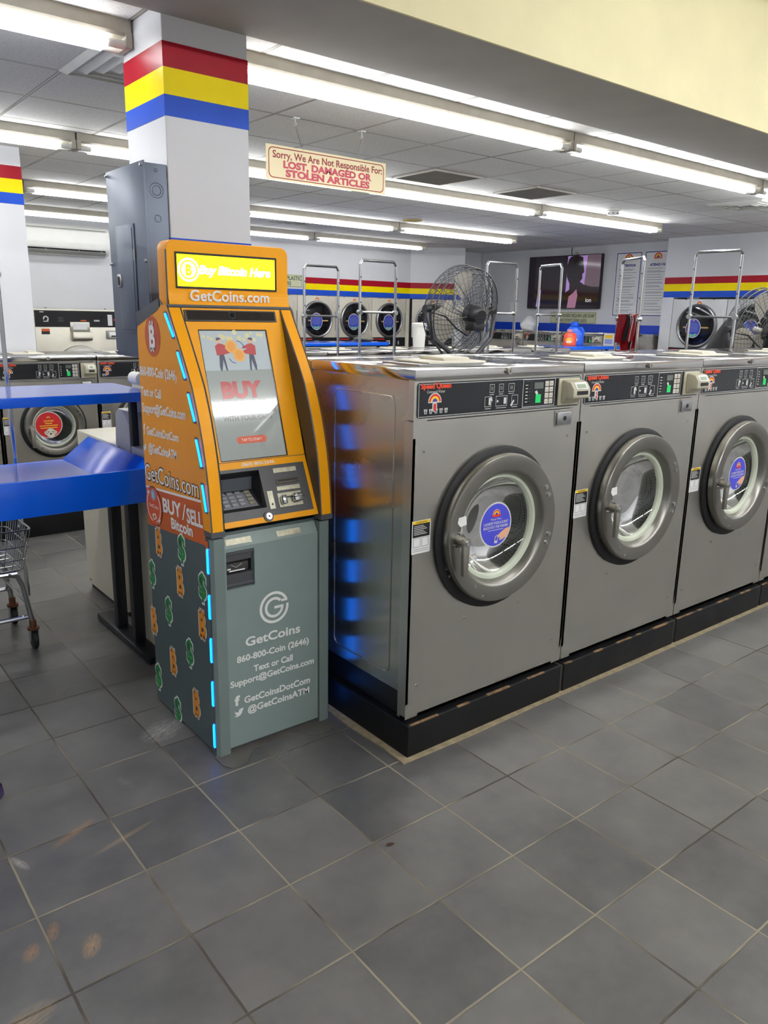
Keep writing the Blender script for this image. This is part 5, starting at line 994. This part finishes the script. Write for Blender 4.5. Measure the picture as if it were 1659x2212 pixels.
g.text('LARGE WASHERS REQUIRE LESS SOAP', (.035, .100), .875, oo, -Y, Z, SGG, h=.052, bold=.02, lift=.0008); g.text("PLEASE DON'T OVER SUDS", (.13, .028), .63, oo, -Y, Z, SGG, h=.046, bold=.02, lift=.0008); g.build('lettering', st_, False, -so_)
so_ = V((6.0, BY-.004, 2.08)); st_ = thing('wall_sign', 'pale green lettered plastic hangers sign above the dryers, cut by the kiosk', 'sign', so_)
g = G(); g.box(5.5, 6.452, BY-.008, BY-.004, 1.990, 2.178, SGN); g.build('board', st_, False, -so_); g = G(); oo = V((5.5, BY-.0085, 1.990)); g.frame(.012, .94, .008, .18, .005, oo, X, Z, SGG, .0004)
g.text('PLASTIC', (.668, .105), .262, oo, X, Z, SGG, h=.058, bold=.02, lift=.0008); g.text('RS', (.668, .028), .075, oo, X, Z, SGG, h=.056, bold=.02, lift=.0008); g.build('lettering', st_, False, -so_)
g = G(); g.box(10.358, TVX-.001, 7.42, 7.62, 1.62, 1.86, PAPER); tag(g.build('wall_notice', None, False), 'small white notice on the wall beyond the cart rack', 'notice')
g = G(); g.box(-.09, .09, -.003, .003, 0, .20, PAPER); g.rect(-.07, .07, .13, .18, (0, -.0035, 0), X, Z, RB_Y); g.rect(-.07, .07, .05, .12, (0, -.0035, 0), X, Z, mat('pale_blue_print', (150, 160, 214), .5)); q_ = g.build('paper_notice', None, False); q_.location = (9.52, 4.86, 1.2); q_.rotation_euler = (0, 0, -math.pi/2); tag(q_, 'white paper notice stuck on the washer behind the red towel', 'notice')
# ---------------------------------------------------------------- folding tables farther back, bottles, bag
folding_table('blue folding table in front of the dryer wall', (6.25, 5.95, 0), 0, 1.75)
folding_table('blue folding table holding the two detergent bottles', (8.95, 4.20, 0), 0, 1.35)
def bottle(label, loc, rz, s, body, cap, lab):
    t = thing('detergent_bottle', label, 'detergent bottle', loc, rz, None); g = G()
    N_ = 24; prof = [(0, .52), (.02, .56), (.35, .56), (.55, .52), (.68, .42), (.78, .28), (.83, .20), (.86, .2)]
    vs = []
    for z, w_ in prof:
        for k in range(N_):
            a = 2*math.pi*k/N_; ca, sa = math.cos(a), math.sin(a); vs.append(((abs(ca)**.7*math.copysign(1, ca)*w_-.04*(z > .6))*s*.72, abs(sa)**.7*math.copysign(1, sa)*w_*s*.42, z*s))
    K = len(prof); fs = [(j*N_+k, j*N_+(k+1) % N_, (j+1)*N_+(k+1) % N_, (j+1)*N_+k) for j in range(K-1) for k in range(N_)]+[tuple(range(N_))[::-1], tuple(range((K-1)*N_, K*N_))]
    g.faces(vs, fs, body); g.build('body', t)
    g = G(); g.tube([(.10*s, 0, .74*s), (.28*s, 0, .74*s), (.37*s, 0, .6*s), (.36*s, 0, .4*s), (.30*s, 0, .26*s)], .06*s, body, 10); g.build('handle', t)
    g = G(); g.lathe([(.16*s, .82*s), (.16*s, .99*s), (.13*s, 1.0*s), (.001, 1.0*s)], (-.03*s, 0, 0), Z, cap, 24); g.build('cap', t)
    g = G(); oo = (0, -.245*s, 0); g.circle((-.08*s, .32*s), .22*s, oo, X, Z, lab, 0, 24, 1.1); g.circle((-.08*s, .36*s), .12*s, oo, X, Z, RB_Y, .001, 20, 1.1); g.rect(-.24*s, .08*s, .2*s, .28*s, oo, X, Z, PAPER, .0014); g.build('label', t, False)
OBT = mat('orange_red_bottle', (236, 84, 52), .35, var=.03); BBT = mat('blue_bottle', (24, 92, 220), .3, var=.03)
bottle('orange detergent bottle with a clear cap on the blue table', (8.31, 4.62, 1.2467), -.7, .215, OBT, mat('clear_pink_cap', (226, 140, 140), .3), mat('orange_label', (240, 150, 90), .45))
bottle('tall blue detergent bottle behind the orange one', (8.56, 4.74, 1.2467), -.7, .315, BBT, BBT, mat('blue_label', (50, 120, 230), .45))
def blob(name, label, cat, loc, sx, sy, sz, m, seed, amp=.12, sq=1.0, twist=None):
    rr_ = random.Random(seed); g = G(); bmesh.ops.create_icosphere(g.bm, subdivisions=4, radius=1.0); g.mi(m); ph = [(V((rr_.uniform(-1, 1), rr_.uniform(-1, 1), rr_.uniform(-1, 1)))*rr_.uniform(2, 7), rr_.uniform(0, 6)) for _ in range(9)]
    for v in g.bm.verts:
        f = 1+amp*sum(math.sin(v.co.dot(p)+q) for p, q in ph)/4
        z = v.co.z*f; taper = 1-.45*max(0, z)*sq
        v.co = V((v.co.x*f*sx*taper, v.co.y*f*sy*taper, max(0, (z+.8)/1.8)*sz))
    o_ = g.build(name, None, True, None, None, 60); o_.location = loc; return tag(o_, label, cat)
blob('plastic_bag', 'knotted white plastic bag on top of a washer by the wall', 'bag', (9.86, 6.72, 1.406), .15, .15, .24, mat('thin_white_plastic', (226, 228, 230), .3, var=.06), 4, .14)
blob('crumpled_cloth', 'grey crumpled cloth at the end of the blue table by the dryers', 'cloth', (6.12, 6.35, 1.2467), .13, .1, .09, mat('grey_brown_cloth', (120, 118, 104), .9, var=.3, scale=30), 9, .25)
blob('laundry_bag', 'tall black laundry bag standing behind the cart rack near the fan', 'bag', (6.95, 1.66, 0), .46, .36, 1.60, mat('black_canvas', (18, 18, 20), .85, var=.2), 12, .10, .9)
uo = V((5.11, 4.06, 1.2765)); ut = thing('plastic_tub', 'white plastic tub on a washer lid beside the wire fan', 'tub', uo)
g = G(); g.lathe([(.001, 0), (.06, 0), (.072, .20), (.072, .22)], uo, Z, WHITEP, 28); g.build('body', ut, True, -uo); g = G(); g.lathe([(.082, .215), (.082, .24), (.074, .25), (.001, .255)], uo, Z, WHITEP, 28); g.build('lid', ut, True, -uo)
# ---------------------------------------------------------------- ceiling fittings
GRI = mat('dark_vent_louvre', (142, 138, 130), .5, var=.1); VFR = mat('vent_frame', (190, 186, 176), .5)
def vent(label, x, y, w_, h_, m, nb, group):
    o = V((x+w_/2, y+h_/2, CH)); t = thing('ceiling_vent', label, 'ceiling vent', o, 0, group); g = G(); z0 = -.012
    for bx in ((-w_/2, w_/2, -h_/2, -h_/2+.02), (-w_/2, w_/2, h_/2-.02, h_/2), (-w_/2, -w_/2+.02, -h_/2+.02, h_/2-.02), (w_/2-.02, w_/2, -h_/2+.02, h_/2-.02)): g.box(bx[0], bx[1], bx[2], bx[3], z0, -.0005, VFR)
    g.build('frame', t); g = G(); g.box(-w_/2+.02, w_/2-.02, -h_/2+.02, h_/2-.02, -.002, -.0006, mat('vent_backing', (70, 67, 62), .7))
    n_ = int((h_-.04)/.022)
    for k in range(n_): y_ = -h_/2+.024+.022*k; g.prism([(y_, -.003), (y_+.014, -.011), (y_+.016, -.010), (y_+.002, -.002)], 'x', -w_/2+.02, w_/2-.02, m)
    g.build('louvre', t)
vent('wide dark ceiling vent just beyond the hanging sign', 4.06, 2.72, .55, .55, GRI, 20, 'dark return vents'); vent('wide dark ceiling vent nearer the smoke detector', 5.27, 2.70, .55, .55, GRI, 20, 'dark return vents')
def diffuser(label, x, y):
    o = V((x, y, CH)); t = thing('ceiling_diffuser', label, 'ceiling vent', o, 0, None)
    for k, hw in enumerate((.29, .22, .16, .10)):
        g = G(); zz = -.004-.008*(k % 2 == 0)
        for a, b in ((hw, hw-.035),):
            g.faces([(-a, -a, -.002), (a, -a, -.002), (a, a, -.002), (-a, a, -.002), (-b, -b, -.02), (b, -b, -.02), (b, b, -.02), (-b, b, -.02)], [(0, 1, 5, 4), (1, 2, 6, 5), (2, 3, 7, 6), (3, 0, 4, 7)], WHITEP)
        g.build('ring' if k else 'outer_frame', t, False)
diffuser('white square diffuser showing beside the top of the striped column', 1.27, 1.80); diffuser('white square diffuser at the far end of the front lamp row', 7.55, 1.95); diffuser('white square diffuser between the two rear lamp rows', 5.2, 6.6)
g = G(); g.lathe([(.001, 0), (.12, 0), (.125, -.01), (.10, -.02), (.06, -.026), (.001, -.028)], (0, 0, 0), Z, mat('yellowed_plastic', (206, 188, 120), .5), 32); q_ = g.build('ceiling_speaker'); q_.location = (6.17, 5.47, CH-.0005); tag(q_, 'yellowed round fitting on the ceiling over the far aisle', 'ceiling speaker')
sd = V((6.96, 3.12, CH)); st_ = thing('smoke_detector', 'white smoke detector on the ceiling above the far washers', 'smoke detector', sd)
g = G(); g.lathe([(.001, -.001), (.085, -.001), (.085, -.018), (.07, -.022)], sd, Z, WHITEP, 32); g.build('mount', st_, True, -sd); g = G(); g.lathe([(.068, -.02), (.062, -.05), (.05, -.06), (.001, -.062)], sd, Z, WHITEP, 32)
for k in range(8): an = 2*math.pi*k/8; g.box(sd.x+.058*math.cos(an)-.008, sd.x+.058*math.cos(an)+.008, sd.y+.058*math.sin(an)-.008, sd.y+.058*math.sin(an)+.008, sd.z-.05, sd.z-.04, INK)
g.build('sensor', st_, True, -sd)
# hanging notice
SB = mat('yellowed_board', (238, 222, 178), .4, var=.03, scale=4); SR = mat('maroon_print', (150, 40, 46), .5); SP = mat('faded_red_print', (200, 72, 92), .5)
ho = V((2.6, 2.09, 2.37)); ht = thing('hanging_sign', 'cream notice about lost articles hung on chains from the ceiling', 'sign', ho)
a0, a1, zb_, zt_ = 2.148, 3.055, 2.372, 2.568
g = G(); g.box(a0, a1, 2.088, 2.092, zb_, zt_, SB); g.build('board', ht, False, -ho)
g = G(); oo = V((a0, 2.0875, zb_)); w_, h_ = a1-a0, zt_-zb_
ro = rrect(.016, w_-.016, .012, h_-.012, .03); ri = rrect(.0215, w_-.0215, .0175, h_-.0175, .026); nn_ = len(ro)
g.faces([oo+X*a+Z*b for a, b in ro]+[oo+X*a+Z*b for a, b in ri], [(k, (k+1) % nn_, nn_+(k+1) % nn_, nn_+k) for k in range(nn_)], SR)
g.text('Sorry, We Are Not Responsible For:', (.045, .126), .83, oo, X, Z, SR, h=.040, bold=.02, lift=.0006); g.text('LOST, DAMAGED OR', (w_*.5, .076), .67, oo, X, Z, SP, h=.038, bold=.05, lift=.0006, align='C'); g.text('STOLEN ARTICLES', (w_*.5, .028), .64, oo, X, Z, SP, h=.038, bold=.05, lift=.0006, align='C'); g.build('lettering', ht, False, -ho)
for xb, xt in ((2.41, 2.355), (2.815, 2.855)):
    g = G(); A = V((xb, 2.09, zt_-.014)); B = V((xt, 2.09, CH-.045)); n_ = 13
    for k in range(n_):
        c_ = A+(B-A)*((k+.5)/n_); dv = (B-A).normalized(); sv = Y if k % 2 else X; g.tube([c_+dv*.010*math.cos(2*math.pi*j/10)+sv*.0035*math.sin(2*math.pi*j/10) for j in range(10)], .0011, GALV, 4, True)
    cn = g.build('chain', ht, True, -ho); g = G(); g.box(xt-.02, xt+.02, 2.07, 2.11, CH-.006, CH-.0005, WHITEP); g.tube([(xt, 2.09, CH-.006), (xt, 2.09, CH-.022), (xt+.008, 2.09, CH-.034), (xt, 2.09, CH-.044), (xt-.008, 2.09, CH-.034)], .0025, WHITEP, 6); g.build('ceiling_hook', cn)
# ---------------------------------------------------------------- floor bits
g = G(); g.poly([(-.014, 0), (-.006, .006), (.008, .005), (.016, 0), (.006, -.005), (-.006, -.006)], (.949, -.649, .004), V((.9, -.43, .05)).normalized(), V((.43, .9, .1)).normalized(), mat('dry_leaf', (110, 84, 70), .8, var=.3, scale=60)); bmesh.ops.solidify(g.bm, geom=g.bm.faces[:], thickness=.002); tag(g.build('dry_leaf', None, False), 'tiny brown dry leaf lying on the grey floor tiles', 'leaf')
CLG = mat('dark_purple_foam', (58, 44, 84), .6, var=.1); ko_ = V((-.030, .372, 0)); kt_ = thing('clog', 'dark purple foam clog at the picture edge on the floor', 'shoe', ko_, math.radians(-20))
g = G(); pr = [(-.20, .034), (-.14, .040), (-.05, .042), (.03, .050), (.075, .044), (.10, .022), (.105, 0), (.10, -.022), (.075, -.044), (.03, -.05), (-.05, -.042), (-.14, -.04), (-.20, -.034)]; g.prism(pr, 'z', .001, .025, CLG, .006); g.build('sole', kt_)
g = G(); nu, nv = 9, 11; vs = []
for i in range(nu):
    x_ = -.03+.128*i/(nu-1); hw = .048*math.sqrt(max(.02, 1-((x_-.0)/.104)**4)) ; hh = .065*math.sqrt(max(.03, 1-((x_+.03)/.135)**2))
    for j in range(nv): an = math.pi*j/(nv-1); vs.append((x_, hw*math.cos(an), .022+hh*math.sin(an)))
g.faces(vs, [(i*nv+j, i*nv+j+1, (i+1)*nv+j+1, (i+1)*nv+j) for i in range(nu-1) for j in range(nv-1)], CLG); bmesh.ops.solidify(g.bm, geom=g.bm.faces[:], thickness=.005); g.build('upper', kt_, True, None, None, 60)
